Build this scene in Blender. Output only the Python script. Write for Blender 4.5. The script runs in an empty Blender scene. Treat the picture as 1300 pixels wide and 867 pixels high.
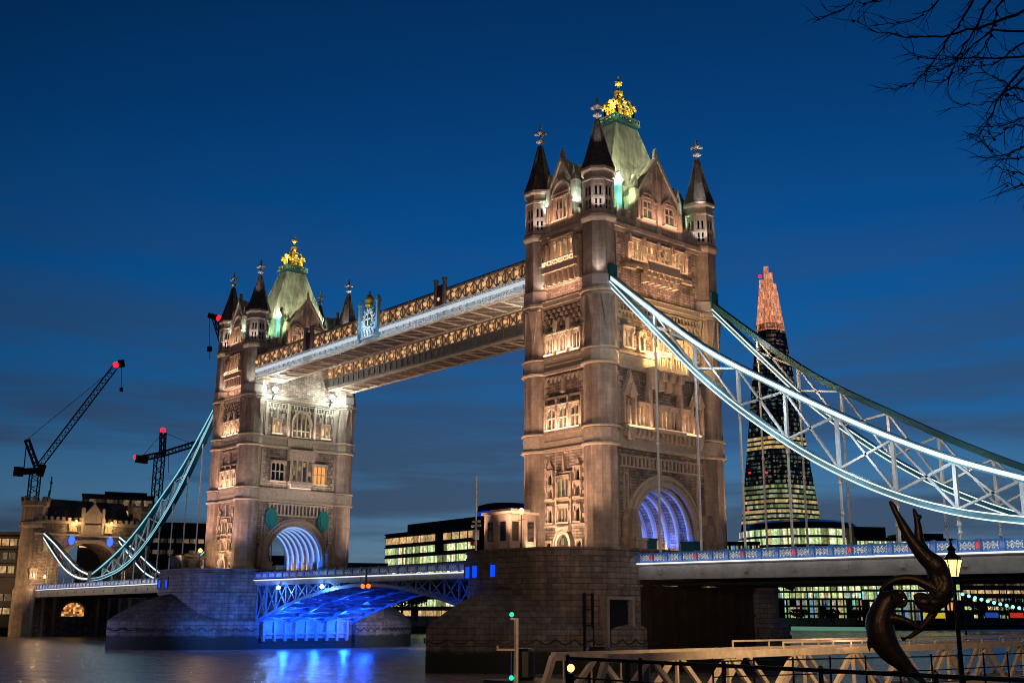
import bpy, math, random
import numpy as np
from mathutils import Vector, Matrix
R_ = math.radians
random.seed(7)
SC = bpy.context.scene
COL = SC.collection
PI = math.pi

# ------------------------------------------------------------------ camera
CAM = Vector((132.05, -94.27, 5.54))
YAW, PITCH, ROLL = R_(139.813), R_(13.722), R_(0.361)
D_ = Vector((math.cos(PITCH) * math.cos(YAW), math.cos(PITCH) * math.sin(YAW), math.sin(PITCH)))
r0 = Vector((math.sin(YAW), -math.cos(YAW), 0)); u0 = r0.cross(D_)
RR = math.cos(ROLL) * r0 + math.sin(ROLL) * u0
UU = -math.sin(ROLL) * r0 + math.cos(ROLL) * u0
cd = bpy.data.cameras.new('camera'); cam = bpy.data.objects.new('camera', cd); COL.objects.link(cam)
cam.matrix_world = Matrix(((RR.x, UU.x, -D_.x, CAM.x), (RR.y, UU.y, -D_.y, CAM.y), (RR.z, UU.z, -D_.z, CAM.z), (0, 0, 0, 1)))
cd.sensor_width = 36; cd.lens = 39.21; cd.clip_start = 0.1; cd.clip_end = 9000
SC.camera = cam

# ------------------------------------------------------------------ render settings
SC.render.engine = 'CYCLES'
SC.view_settings.view_transform = 'Standard'; SC.view_settings.look = 'None'
SC.view_settings.exposure = 0; SC.view_settings.gamma = 1
SC.cycles.use_denoising = True; SC.cycles.filter_width = 1.0
SC.cycles.max_bounces = 5; SC.cycles.diffuse_bounces = 2; SC.cycles.glossy_bounces = 3
SC.cycles.transmission_bounces = 3; SC.cycles.volume_bounces = 0
SC.cycles.sample_clamp_indirect = 3.0
SC.cycles.caustics_reflective = False; SC.cycles.caustics_refractive = False

# ------------------------------------------------------------------ world: sky after sunset
W = bpy.data.worlds.new('World'); SC.world = W; W.use_nodes = True
nt = W.node_tree; nt.nodes.clear()
def N(t, **k):
    n = nt.nodes.new(t)
    for a, b in k.items(): setattr(n, a, b)
    return n
def lk(a, b): nt.links.new(a, b)
out = N('ShaderNodeOutputWorld'); bg = N('ShaderNodeBackground'); lk(bg.outputs[0], out.inputs[0])
tc = N('ShaderNodeTexCoord'); nrm = N('ShaderNodeVectorMath', operation='NORMALIZE'); lk(tc.outputs['Generated'], nrm.inputs[0])
sep = N('ShaderNodeSeparateXYZ'); lk(nrm.outputs[0], sep.inputs[0])
ramp = N('ShaderNodeValToRGB'); lk(sep.outputs[2], ramp.inputs[0])
cr = ramp.color_ramp
stops = [(0.0, (.095, .125, .165)), (0.035, (.105, .190, .270)), (0.09, (.056, .165, .300)), (0.17, (.009, .106, .295)),
         (0.30, (.0005, .078, .285)), (0.42, (.0004, .048, .192)), (0.56, (.0004, .026, .110)), (1.0, (.001, .012, .045))]
cr.elements[0].position, cr.elements[0].color = stops[0][0], (*stops[0][1], 1)
cr.elements[1].position, cr.elements[1].color = stops[-1][0], (*stops[-1][1], 1)
for p, c in stops[1:-1]:
    e = cr.elements.new(p); e.color = (*c, 1)
# brighter towards the west (where the sun went down), darker behind the camera
dot = N('ShaderNodeVectorMath', operation='DOT_PRODUCT'); lk(nrm.outputs[0], dot.inputs[0]); dot.inputs[1].default_value = (-.62, .785, 0)
mr = N('ShaderNodeMapRange'); lk(dot.outputs['Value'], mr.inputs[0])
mr.inputs[1].default_value = .70; mr.inputs[2].default_value = 1.0; mr.inputs[3].default_value = .55; mr.inputs[4].default_value = 1.08
mr2 = N('ShaderNodeMapRange'); lk(dot.outputs['Value'], mr2.inputs[0])
mr2.inputs[1].default_value = -.6; mr2.inputs[2].default_value = .75; mr2.inputs[3].default_value = .22; mr2.inputs[4].default_value = 1.0
mm = N('ShaderNodeMath', operation='MULTIPLY'); lk(mr.outputs[0], mm.inputs[0]); lk(mr2.outputs[0], mm.inputs[1])
# streaky cloud banks low in the sky
mp = N('ShaderNodeMapping'); lk(nrm.outputs[0], mp.inputs[0]); mp.inputs['Scale'].default_value = (1.6, 1.6, 17); mp.inputs['Rotation'].default_value = (.025, .015, 0)
nz = N('ShaderNodeTexNoise'); lk(mp.outputs[0], nz.inputs[0]); nz.inputs['Scale'].default_value = 1.6; nz.inputs['Detail'].default_value = 7; nz.inputs['Roughness'].default_value = .58
cr2 = N('ShaderNodeValToRGB'); lk(nz.outputs[0], cr2.inputs[0])
cr2.color_ramp.elements[0].position = .40; cr2.color_ramp.elements[1].position = .57
band = N('ShaderNodeMapRange', interpolation_type='SMOOTHSTEP'); lk(sep.outputs[2], band.inputs[0])
band.inputs[1].default_value = .02; band.inputs[2].default_value = .42; band.inputs[3].default_value = .92; band.inputs[4].default_value = 0
m3 = N('ShaderNodeMath', operation='MULTIPLY'); lk(cr2.outputs[0], m3.inputs[0]); lk(band.outputs[0], m3.inputs[1])
mix = N('ShaderNodeMixRGB'); lk(m3.outputs[0], mix.inputs[0]); lk(ramp.outputs[0], mix.inputs[1]); mix.inputs[2].default_value = (.030, .056, .112, 1)
# the last light of a sun just under the horizon
sky = N('ShaderNodeTexSky', sky_type='NISHITA'); sky.sun_disc = False; sky.sun_elevation = R_(-4.5); sky.sun_rotation = R_(-40)
add = N('ShaderNodeMixRGB', blend_type='ADD'); add.inputs[0].default_value = .06; lk(mix.outputs[0], add.inputs[1]); lk(sky.outputs[0], add.inputs[2])
mul = N('ShaderNodeMixRGB', blend_type='MULTIPLY'); mul.inputs[0].default_value = 1; lk(add.outputs[0], mul.inputs[1]); lk(mm.outputs[0], mul.inputs[2])
lk(mul.outputs[0], bg.inputs[0]); bg.inputs[1].default_value = 1.0

# ------------------------------------------------------------------ lamps
LK = 1.0
def lamp(kind, loc, to, power, color, size=.1, spot=80, blend=.6, size_y=None, name='flood_or_fill_light', spread=None):
    l = bpy.data.lights.new(name, kind); l.energy = power * LK; l.color = color
    if kind == 'SPOT': l.spot_size = R_(spot); l.spot_blend = blend; l.shadow_soft_size = size
    elif kind == 'POINT': l.shadow_soft_size = size
    elif kind == 'AREA':
        l.size = size
        if size_y: l.shape = 'RECTANGLE'; l.size_y = size_y
        if spread: l.spread = R_(spread)
    o = bpy.data.objects.new(name, l); COL.objects.link(o); o.location = loc
    d = (Vector(to) - Vector(loc)) if to is not None else Vector((0, 0, -1))
    o.rotation_euler = d.to_track_quat('-Z', 'Y').to_euler()
    return o

# ------------------------------------------------------------------ materials
MATS = {}
def mat(name, color=(.5, .5, .5), rough=.7, metal=0.0, emit=None, es=1.0, noise=0.0, nscale=2.0, bump=0.0, bscale=8.0,
        brick=None, tide=False, spec=.5, panel=None, trans=0):
    m = bpy.data.materials.new(name); m.use_nodes = True; MATS[name] = m
    t = m.node_tree; b = t.nodes['Principled BSDF']
    b.inputs['Roughness'].default_value = rough; b.inputs['Metallic'].default_value = metal
    b.inputs['Base Color'].default_value = (*color, 1); b.inputs['Specular IOR Level'].default_value = spec
    if trans: b.inputs['Transmission Weight'].default_value = trans
    L = t.links.new
    tcn = t.nodes.new('ShaderNodeTexCoord'); col = None; hgt = None
    if noise or bump or brick or tide:
        if brick:
            bw, bh, mort, var = brick
            s = t.nodes.new('ShaderNodeSeparateXYZ'); L(tcn.outputs['Object'], s.inputs[0])
            a = t.nodes.new('ShaderNodeMath'); a.operation = 'ADD'; L(s.outputs[0], a.inputs[0]); L(s.outputs[1], a.inputs[1])
            c = t.nodes.new('ShaderNodeCombineXYZ'); L(a.outputs[0], c.inputs[0]); L(s.outputs[2], c.inputs[1])
            br = t.nodes.new('ShaderNodeTexBrick'); L(c.outputs[0], br.inputs[0])
            br.inputs['Scale'].default_value = 1; br.inputs['Brick Width'].default_value = bw; br.inputs['Row Height'].default_value = bh
            br.inputs['Mortar Size'].default_value = mort; br.inputs['Mortar Smooth'].default_value = .4
            br.inputs['Color1'].default_value = (*[min(1, x * (1 + var)) for x in color], 1)
            br.inputs['Color2'].default_value = (*[x * (1 - var) for x in color], 1)
            br.inputs['Mortar'].default_value = (*[x * .38 for x in color], 1)
            col = br.outputs['Color']; hgt = br.outputs['Fac']
        if noise:
            n = t.nodes.new('ShaderNodeTexNoise'); L(tcn.outputs['Object'], n.inputs[0]); n.inputs['Scale'].default_value = nscale
            n.inputs['Detail'].default_value = 6; n.inputs['Roughness'].default_value = .65
            r = t.nodes.new('ShaderNodeMapRange'); L(n.outputs[0], r.inputs[0]); r.inputs[1].default_value = .3; r.inputs[2].default_value = .7
            r.inputs[3].default_value = 1 - noise; r.inputs[4].default_value = 1 + noise * .6
            mu = t.nodes.new('ShaderNodeMixRGB'); mu.blend_type = 'MULTIPLY'; mu.inputs[0].default_value = 1
            if col is not None: L(col, mu.inputs[1])
            else: mu.inputs[1].default_value = (*color, 1)
            L(r.outputs[0], mu.inputs[2]); col = mu.outputs[0]
        if brick and rough > .6:
            for sc3, lo3, a_, c_ in (((.16, .16, .10), .62, .35, .62), ((1.1, 1.1, .10), .68, .42, .66)):
                mp3 = t.nodes.new('ShaderNodeMapping'); L(tcn.outputs['Object'], mp3.inputs[0]); mp3.inputs['Scale'].default_value = sc3
                n3 = t.nodes.new('ShaderNodeTexNoise'); L(mp3.outputs[0], n3.inputs[0]); n3.inputs['Scale'].default_value = 1.3; n3.inputs['Detail'].default_value = 5; n3.inputs['Roughness'].default_value = .6
                r3 = t.nodes.new('ShaderNodeMapRange'); L(n3.outputs[0], r3.inputs[0]); r3.inputs[1].default_value = a_; r3.inputs[2].default_value = c_; r3.inputs[3].default_value = lo3; r3.inputs[4].default_value = 1.12
                m3_ = t.nodes.new('ShaderNodeMixRGB'); m3_.blend_type = 'MULTIPLY'; m3_.inputs[0].default_value = 1; L(col, m3_.inputs[1]); L(r3.outputs[0], m3_.inputs[2]); col = m3_.outputs[0]
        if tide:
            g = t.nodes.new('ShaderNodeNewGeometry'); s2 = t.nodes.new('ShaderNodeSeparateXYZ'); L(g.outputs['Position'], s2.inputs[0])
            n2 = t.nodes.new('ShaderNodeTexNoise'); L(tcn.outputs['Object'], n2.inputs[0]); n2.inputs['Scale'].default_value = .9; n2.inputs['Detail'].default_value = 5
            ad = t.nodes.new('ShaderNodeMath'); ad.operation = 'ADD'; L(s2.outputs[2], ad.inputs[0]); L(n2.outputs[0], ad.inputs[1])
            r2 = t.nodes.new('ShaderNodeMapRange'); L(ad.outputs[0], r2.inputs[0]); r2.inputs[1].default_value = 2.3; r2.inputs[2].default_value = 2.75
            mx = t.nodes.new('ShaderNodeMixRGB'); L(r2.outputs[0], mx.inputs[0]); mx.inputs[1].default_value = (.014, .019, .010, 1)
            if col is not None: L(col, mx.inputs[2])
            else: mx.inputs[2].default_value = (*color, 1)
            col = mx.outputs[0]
        if col is not None: L(col, b.inputs['Base Color'])
        if bump:
            nb = t.nodes.new('ShaderNodeTexNoise'); L(tcn.outputs['Object'], nb.inputs[0]); nb.inputs['Scale'].default_value = bscale; nb.inputs['Detail'].default_value = 6
            h = nb.outputs[0]
            if hgt is not None:
                sub = t.nodes.new('ShaderNodeMath'); sub.operation = 'SUBTRACT'; L(h, sub.inputs[0]); L(hgt, sub.inputs[1]); h = sub.outputs[0]
            bp = t.nodes.new('ShaderNodeBump'); L(h, bp.inputs['Height']); bp.inputs['Strength'].default_value = bump; bp.inputs['Distance'].default_value = .12
            L(bp.outputs[0], b.inputs['Normal'])
    if emit:
        b.inputs['Emission Color'].default_value = (*emit, 1); b.inputs['Emission Strength'].default_value = es
    return m

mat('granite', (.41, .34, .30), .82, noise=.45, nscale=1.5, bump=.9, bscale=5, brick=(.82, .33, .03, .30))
mat('smooth_stone', (.42, .345, .295), .75, noise=.30, nscale=.9, bump=.35, bscale=6, brick=(1.5, .50, .007, .06))
mat('trim_stone', (.46, .40, .33), .7, noise=.28, nscale=2.4, bump=.4, bscale=9)
mat('carved_stone', (.48, .40, .33), .8, noise=.45, nscale=4.5, bump=1.0, bscale=5)
mat('pale_band', (.46, .43, .42), .6, noise=.15)
mat('dark_stone', (.13, .11, .10), .85, noise=.3, nscale=2, bump=.5)
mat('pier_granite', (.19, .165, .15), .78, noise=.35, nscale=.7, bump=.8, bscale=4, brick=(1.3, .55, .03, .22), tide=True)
mat('slate', (.10, .085, .08), .55, noise=.35, nscale=3, bump=.6, brick=(.5, .34, .02, .3))
mat('pale_spire_stone', (.36, .32, .28), .7, noise=.3, nscale=2, bump=.5, brick=(.7, .45, .03, .15))
mat('roof_lead', (.36, .37, .28), .62, noise=.42, nscale=.55, bump=.35, bscale=1.5, brick=(.75, 9.0, .03, .10))
mat('gold', (.90, .60, .10), .38, .6, noise=.25, nscale=5, bump=.4)
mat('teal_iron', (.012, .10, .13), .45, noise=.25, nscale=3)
mat('dark_teal', (.012, .045, .05), .5, noise=.25, nscale=3)
mat('teal_shield', (.01, .22, .24), .4, noise=.3, nscale=3)
mat('lit_teal_iron', (.16, .36, .44), .45, noise=.25, nscale=3)  # lit copy of the chain paint, strip glow put into the colour
mat('span_paint', (.10, .20, .38), .4, noise=.2)
mat('white_iron', (.55, .60, .62), .45, noise=.2, nscale=2.5)
mat('grey_iron', (.22, .225, .22), .5, noise=.3, nscale=1.2)
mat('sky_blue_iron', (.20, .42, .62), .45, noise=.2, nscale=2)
mat('deck_blue', (.035, .13, .36), .4, noise=.2, nscale=2)
mat('red_shield', (.55, .03, .03), .5)
mat('dark_iron', (.02, .022, .024), .5, noise=.3, nscale=2)
mat('black_iron', (.008, .008, .009), .4, noise=.3, nscale=4)
mat('soffit_panel', (.20, .15, .12), .8, noise=.45, nscale=1.6, bump=.5)
mat('asphalt', (.05, .05, .052), .9, noise=.3, nscale=2, bump=.3)
mat('paving', (.19, .165, .145), .85, noise=.3, nscale=1, bump=.3, brick=(.9, .6, .02, .15))
mat('recess_shade_dark', (.022, .016, .012), .85, noise=.5, nscale=1.5, bump=.8)
mat('cream_paint', (.60, .50, .37), .5, noise=.28, nscale=2.2, bump=.15)
mat('cream_wall', (.50, .42, .33), .8, noise=.3, nscale=.5, bump=.3)
mat('bronze', (.10, .07, .045), .40, .7, noise=.4, nscale=4, bump=.12, bscale=22)
mat('spray_teal_lit', (.10, .34, .34), .3, .2, noise=.5, nscale=6, bump=.5, bscale=12)  # teal light on the spray put into its colour
mat('bark', (.012, .010, .009), .9, noise=.4, nscale=9, bump=.6)
mat('far_wall', (.075, .07, .068), .8, noise=.3, nscale=.15)
mat('far_dark', (.028, .028, .032), .8, noise=.3, nscale=.15)
mat('far_glass', (.02, .028, .04), .15, .3, noise=.4, nscale=.05)
mat('foliage', (.035, .05, .02), .9, noise=.5, nscale=1)
mat('dark_glass', (.012, .014, .018), .12, spec=.8)
mat('concrete', (.24, .22, .20), .85, noise=.35, nscale=.8, bump=.4, tide=True)
def glow(name, c, s): return mat(name, (c[0] * .3, c[1] * .3, c[2] * .3), .6, emit=c, es=s)
glow('lit_pane_amber', (1, .42, .11), .85)
glow('office_green', (.62, .78, .36), .62)
glow('office_pale', (.80, .86, .55), .85)
glow('office_warm', (1, .68, .28), .80)
glow('office_dim', (.30, .40, .22), .32)
glow('office_cyan', (.35, .75, .70), .55)
glow('office_white', (.95, .95, .85), 1.0)
glow('led_white', (.72, .90, 1), 1.25)
glow('led_cyan', (.30, .72, .88), .9)
glow('led_soft', (.80, .86, .92), .62)
glow('led_deck', (.85, .86, .95), 1.1)
glow('blue_lamp', (.0, .07, 1), 1.15)
glow('arch_white', (.34, .60, 1), 1.0)
glow('bulb_white', (.92, 1, .92), 22)
glow('bulb_bluewhite', (.55, .78, 1), 14)
glow('bulb_warm', (1, .45, .10), 4.5)
glow('bulb_cool', (.3, .95, .9), 1.6)
glow('lantern_glow', (1, .50, .13), 3.6)
glow('red_light', (1, .008, .02), 3)
glow('green_signal', (.01, .8, .45), 1.3)
glow('orange_lamp', (1, .2, .02), 1.6)
glow('yellow_awning', (1, .66, .03), .6)
glow('quay_light', (.35, .85, .6), .25)
glow('red_pane', (1, .06, .03), .45)
glow('blue_pane', (.05, .18, 1), .3)

# varied glowing glass: real lit rooms behind glass, brightness differs room by room
def rooms(name, cols, w, h, lo, hi, dark=.25, seed=0):
    m = bpy.data.materials.new(name); m.use_nodes = True; MATS[name] = m
    t = m.node_tree; b = t.nodes['Principled BSDF']; L = t.links.new
    b.inputs['Base Color'].default_value = (.03, .03, .035, 1); b.inputs['Roughness'].default_value = .25
    tcn = t.nodes.new('ShaderNodeTexCoord'); s = t.nodes.new('ShaderNodeSeparateXYZ'); L(tcn.outputs['Object'], s.inputs[0])
    a = t.nodes.new('ShaderNodeMath'); a.operation = 'ADD'; L(s.outputs[0], a.inputs[0]); L(s.outputs[1], a.inputs[1])
    def fl(sock, d):
        q = t.nodes.new('ShaderNodeMath'); q.operation = 'DIVIDE'; L(sock, q.inputs[0]); q.inputs[1].default_value = d
        f = t.nodes.new('ShaderNodeMath'); f.operation = 'FLOOR'; L(q.outputs[0], f.inputs[0]); return f.outputs[0]
    c = t.nodes.new('ShaderNodeCombineXYZ'); L(fl(a.outputs[0], w), c.inputs[0]); L(fl(s.outputs[2], h), c.inputs[1]); c.inputs[2].default_value = seed
    wn = t.nodes.new('ShaderNodeTexWhiteNoise'); L(c.outputs[0], wn.inputs[0])
    r = t.nodes.new('ShaderNodeValToRGB'); L(wn.outputs['Value'], r.inputs[0]); r.color_ramp.interpolation = 'CONSTANT'
    n = len(cols)
    r.color_ramp.elements[0].color = (*cols[0], 1); r.color_ramp.elements[1].position = 1 / n; r.color_ramp.elements[1].color = (*cols[1], 1)
    for i in range(2, n):
        e = r.color_ramp.elements.new(i / n); e.color = (*cols[i], 1)
    c2 = t.nodes.new('ShaderNodeCombineXYZ'); L(fl(a.outputs[0], w), c2.inputs[0]); L(fl(s.outputs[2], h), c2.inputs[1]); c2.inputs[2].default_value = seed + 9.5
    wn2 = t.nodes.new('ShaderNodeTexWhiteNoise'); L(c2.outputs[0], wn2.inputs[0])
    mr = t.nodes.new('ShaderNodeMapRange'); L(wn2.outputs['Value'], mr.inputs[0]); mr.inputs[1].default_value = dark; mr.inputs[3].default_value = lo; mr.inputs[4].default_value = hi
    nz = t.nodes.new('ShaderNodeTexNoise'); L(tcn.outputs['Object'], nz.inputs[0]); nz.inputs['Scale'].default_value = 1.1; nz.inputs['Detail'].default_value = 4
    mz = t.nodes.new('ShaderNodeMapRange'); L(nz.outputs[0], mz.inputs[0]); mz.inputs[1].default_value = .3; mz.inputs[2].default_value = .7; mz.inputs[3].default_value = .35; mz.inputs[4].default_value = 1.3
    mu = t.nodes.new('ShaderNodeMath'); mu.operation = 'MULTIPLY'; L(mr.outputs[0], mu.inputs[0]); L(mz.outputs[0], mu.inputs[1])
    L(r.outputs[0], b.inputs['Emission Color']); L(mu.outputs[0], b.inputs['Emission Strength'])
    return m
rooms('lit_pane_warm', [(1, .62, .26), (1, .52, .2), (1, .75, .42), (.9, .5, .22)], .47, .75, .4, 1.25, .12, 31)
rooms('lit_pane_dim', [(.9, .55, .28), (.6, .4, .2), (.25, .2, .14), (1, .7, .35)], .47, .75, 0.02, 0.42, .12, 32)
rooms('lit_pane_yellow', [(.95, .78, .32), (.8, .8, .4), (1, .7, .3), (.5, .45, .25)], .47, .75, 0.08, 0.62, .12, 33)
GRN = [(.50, .66, .22), (.62, .74, .34), (.75, .80, .50), (.42, .60, .25), (.9, .75, .35), (.55, .75, .40)]
rooms('rooms_green', GRN, 1.05, 50, .25, 1.7, .12)
rooms('rooms_green_b', GRN + [(.3, .65, .6), (.75, .85, .85)], 1.2, 50, .25, 1.7, .10, 3)
rooms('rooms_warm', [(1, .62, .25), (.9, .55, .25), (1, .75, .4)], 2.6, 50, .35, 1.1, .15, 4)
rooms('rooms_dimwarm', [(.8, .5, .25), (.3, .2, .12), (.5, .4, .25)], 2.2, 50, .05, .6, .3, 21)
rooms('rooms_cyan', [(.35, .7, .68), (.6, .8, .8), (.3, .5, .45)], 2.5, 50, .4, 1.3, .08, 5)
rooms('rooms_street', [(1, .4, .08), (.9, .5, .2), (.3, .7, .4), (.9, .85, .6), (.1, .3, .9), (.5, .6, .3)], 1.1, 50, .0, 1.3, .3, 6)
rooms('shard_top', [(1, .36, .17), (.95, .32, .16), (1, .46, .28), (.7, .24, .12)], 1.3, 3.9, .5, 1.15, .05, 7)
rooms('shard_dim', [(.4, .5, .25), (.6, .5, .2), (.2, .4, .45), (.03, .04, .05), (.03, .03, .04), (.02, .03, .04)], 1.8, 3.9, .0, .4, .3, 8)
rooms('shard_gold', [(1, .62, .18), (.9, .7, .3), (1, .8, .4)], 3.0, 3.9, .2, .8, .1, 2)
rooms('shard_lit', GRN, 3.0, 3.9, .12, .66, .25, 1)
rooms('crown_dim', [(.5, .28, .15), (.3, .2, .12), (.03, .03, .04)], 3.0, 3.9, .0, .45, .3, 12)
# walkway lattice glass with lamps inside
rooms('walkway_glass', [(1, .52, .24), (.95, .48, .22), (1, .6, .32)], .62, .7, .3, .85, .1, 13)
def water():
    m = bpy.data.materials.new('water'); m.use_nodes = True; MATS['water'] = m
    t = m.node_tree; b = t.nodes['Principled BSDF']; L = t.links.new
    b.inputs['Base Color'].default_value = (.27, .20, .165, 1); b.inputs['Roughness'].default_value = .26
    b.inputs['IOR'].default_value = 1.33; b.inputs['Specular IOR Level'].default_value = .6
    tcn = t.nodes.new('ShaderNodeTexCoord'); bp = t.nodes.new('ShaderNodeBump'); last = None
    for sc_, st, rot in (((.9, 1.9, 1), .8, .75), ((.16, .42, 1), 1.1, .6)):
        mp_ = t.nodes.new('ShaderNodeMapping'); L(tcn.outputs['Object'], mp_.inputs[0]); mp_.inputs['Scale'].default_value = sc_; mp_.inputs['Rotation'].default_value = (0, 0, rot)
        n = t.nodes.new('ShaderNodeTexNoise'); L(mp_.outputs[0], n.inputs[0]); n.inputs['Scale'].default_value = 1; n.inputs['Detail'].default_value = 5
        bpn = t.nodes.new('ShaderNodeBump'); L(n.outputs[0], bpn.inputs['Height']); bpn.inputs['Strength'].default_value = st * .5; bpn.inputs['Distance'].default_value = .35
        if last is not None: L(last.outputs[0], bpn.inputs['Normal'])
        last = bpn
    L(last.outputs[0], b.inputs['Normal'])
water()

# ------------------------------------------------------------------ mesh builder
def rootloc(o):
    v = Vector((0, 0, 0))
    while o is not None: v = v + o.location; o = o.parent
    return v
class MB:
    def __init__(s): s.v = []; s.f = []
    def add(s, vs, fs):
        k = len(s.v); s.v += [tuple(p) for p in vs]; s.f += [tuple(i + k for i in f) for f in fs]
    def hexa(s, P):   # 8 points: bottom 4 ccw, top 4 ccw
        s.add(P, [(3, 2, 1, 0), (4, 5, 6, 7), (0, 1, 5, 4), (1, 2, 6, 5), (2, 3, 7, 6), (3, 0, 4, 7)])
    def box(s, x0, x1, y0, y1, z0, z1):
        s.hexa([(x0, y0, z0), (x1, y0, z0), (x1, y1, z0), (x0, y1, z0), (x0, y0, z1), (x1, y0, z1), (x1, y1, z1), (x0, y1, z1)])
    def prism(s, pts, z0, z1, scale1=1.0, c=None):
        n = len(pts)
        if c is None: c = (sum(p[0] for p in pts) / n, sum(p[1] for p in pts) / n)
        top = [((p[0] - c[0]) * scale1 + c[0], (p[1] - c[1]) * scale1 + c[1], z1) for p in pts]
        s.add([(p[0], p[1], z0) for p in pts] + top,
              [tuple(range(n - 1, -1, -1)), tuple(range(n, 2 * n))] + [(i, (i + 1) % n, n + (i + 1) % n, n + i) for i in range(n)])
    def lathe(s, cx, cy, prof, n=8, rot=None):
        rot = PI / n if rot is None else rot
        vs = []
        for r, z in prof:
            for i in range(n):
                a = rot + 2 * PI * i / n; vs.append((cx + r * math.cos(a), cy + r * math.sin(a), z))
        fs = []
        for k in range(len(prof) - 1):
            for i in range(n):
                j = (i + 1) % n; fs.append((k * n + i, k * n + j, (k + 1) * n + j, (k + 1) * n + i))
        fs.append(tuple(range(n - 1, -1, -1))); fs.append(tuple((len(prof) - 1) * n + i for i in range(n)))
        s.add(vs, fs)
    def bar(s, a, b, w, h=None, up=(0, 0, 1)):
        a = Vector(a); b = Vector(b); h = w if h is None else h
        d = (b - a)
        if d.length < 1e-6: return
        d.normalize(); u = Vector(up)
        if abs(d.dot(u)) > .98: u = Vector((1, 0, 0)) if abs(d.x) < .9 else Vector((0, 1, 0))
        sd = d.cross(u).normalized(); u = sd.cross(d).normalized()
        o = [(-w / 2, -h / 2), (w / 2, -h / 2), (w / 2, h / 2), (-w / 2, h / 2)]
        s.hexa([a + sd * x + u * y for x, y in o] + [b + sd * x + u * y for x, y in o])
    def tube(s, pts, rad, n=6):
        pts = [Vector(p) for p in pts]; m = len(pts)
        rad = rad if isinstance(rad, (list, tuple)) else [rad] * m
        prev = None; vs = []
        for k, p in enumerate(pts):
            d = (pts[min(k + 1, m - 1)] - pts[max(k - 1, 0)]).normalized()
            if prev is None:
                u = Vector((0, 0, 1)) if abs(d.z) < .9 else Vector((1, 0, 0))
            else: u = prev
            sd = d.cross(u).normalized(); u = sd.cross(d).normalized(); prev = u
            for i in range(n):
                a = 2 * PI * i / n; vs.append(p + (sd * math.cos(a) + u * math.sin(a)) * rad[k])
        fs = [(k * n + i, k * n + (i + 1) % n, (k + 1) * n + (i + 1) % n, (k + 1) * n + i) for k in range(m - 1) for i in range(n)]
        fs.append(tuple(range(n - 1, -1, -1))); fs.append(tuple((m - 1) * n + i for i in range(n)))
        s.add(vs, fs)
    def ball(s, c, r, n=8, sz=1.0):
        prof = [(max(.02 * r, r * math.sin(PI * k / 6)), c[2] - r * sz * math.cos(PI * k / 6)) for k in range(7)]
        s.lathe(c[0], c[1], prof, n)
    def build(s, name, m, parent=None, smooth=False):
        me = bpy.data.meshes.new(name)
        if parent is not None: off = rootloc(parent)
        else:
            xs = [p[0] for p in s.v]; ys = [p[1] for p in s.v]; zs = [p[2] for p in s.v]
            off = Vector(((min(xs) + max(xs)) / 2, (min(ys) + max(ys)) / 2, min(zs)))
        me.from_pydata([(p[0] - off.x, p[1] - off.y, p[2] - off.z) for p in s.v], [], s.f)
        me.materials.append(MATS[m] if isinstance(m, str) else m); me.update()
        if smooth:
            for p in me.polygons: p.use_smooth = True
        o = bpy.data.objects.new(name, me); COL.objects.link(o)
        if parent is not None: o.parent = parent
        else: o.location = off
        return o
def tag(o, label=None, cat=None, group=None, kind=None):
    if label: o['label'] = label
    if cat: o['category'] = cat
    if group: o['group'] = group
    if kind: o['kind'] = kind
    return o
def thing(name, label, cat, loc, group=None):
    o = bpy.data.objects.new(name, None); COL.objects.link(o); o.location = loc; o.empty_display_size = .5
    return tag(o, label, cat, group)
def copy_tree(o, parent=None):
    c = o.copy(); COL.objects.link(c); c.parent = parent
    for ch in list(o.children): copy_tree(ch, c)
    return c
def part(name, m, parent, fn, smooth=False, label=None):
    b = MB(); fn(b); o = b.build(name, m, parent, smooth)
    if label: o['label'] = label
    return o
def struct(name, b, m):
    o = b.build(name, m); return tag(o, kind='structure')
def ray(px, py):   # direction through a point of the photograph, used to work out where far things stand
    return D_ + RR * ((px - 650) / 1416.08) - UU * ((py - 433.5) / 1416.08)
def at(px, dist, z=0):
    v = ray(px, 700); v.z = 0; v.normalize(); p = CAM + v * dist; return Vector((p.x, p.y, z))
def zat(py, dist, px=650):
    v = ray(px, py); h = math.hypot(v.x, v.y); return CAM.z + v.z / h * dist

# ================================================================== SETTING
b = MB(); b.box(-170, 3000, -2500, 3000, -6, -5.5); 
b = MB(); b.add([(-3000, -3000, 0), (3000, -3000, 0), (3000, 3000, 0), (-3000, 3000, 0)], [(0, 1, 2, 3)])
struct('river', b, 'water')
b = MB(); b.box(-3000, -140.6, -3000, 3000, -4, 3.6); struct('south_bank_ground', b, 'paving')
b = MB(); b.prism([(109.2, -400), (400, -400), (400, 400), (136, 400), (136, 20), (114.3, -20), (114.3, -73.6), (109.2, -73.6)], -4, 3.4)
struct('north_bank_promenade', b, 'paving')
b = MB(); b.box(-140.6, -140.0, -600, -12.5, -3, 4.6); b.box(-140.9, -139.7, -600, -12.5, 4.6, 4.85)
tag(b.build('embankment_wall', 'concrete'), 'stone river wall running left of the far abutment', 'wall')
b = MB(); b.box(-140.6, -140.0, 17.5, 1400, -3, 4.6); b.box(-140.9, -139.7, 17.5, 1400, 4.6, 4.85)
for y in range(20, 800, 12): b.box(-139.99, -139.6, y, y + .9, -2, 4.5)
tag(b.build('embankment_wall', 'concrete'), 'long dark river wall of the far bank seen under the bridge', 'wall')

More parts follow.
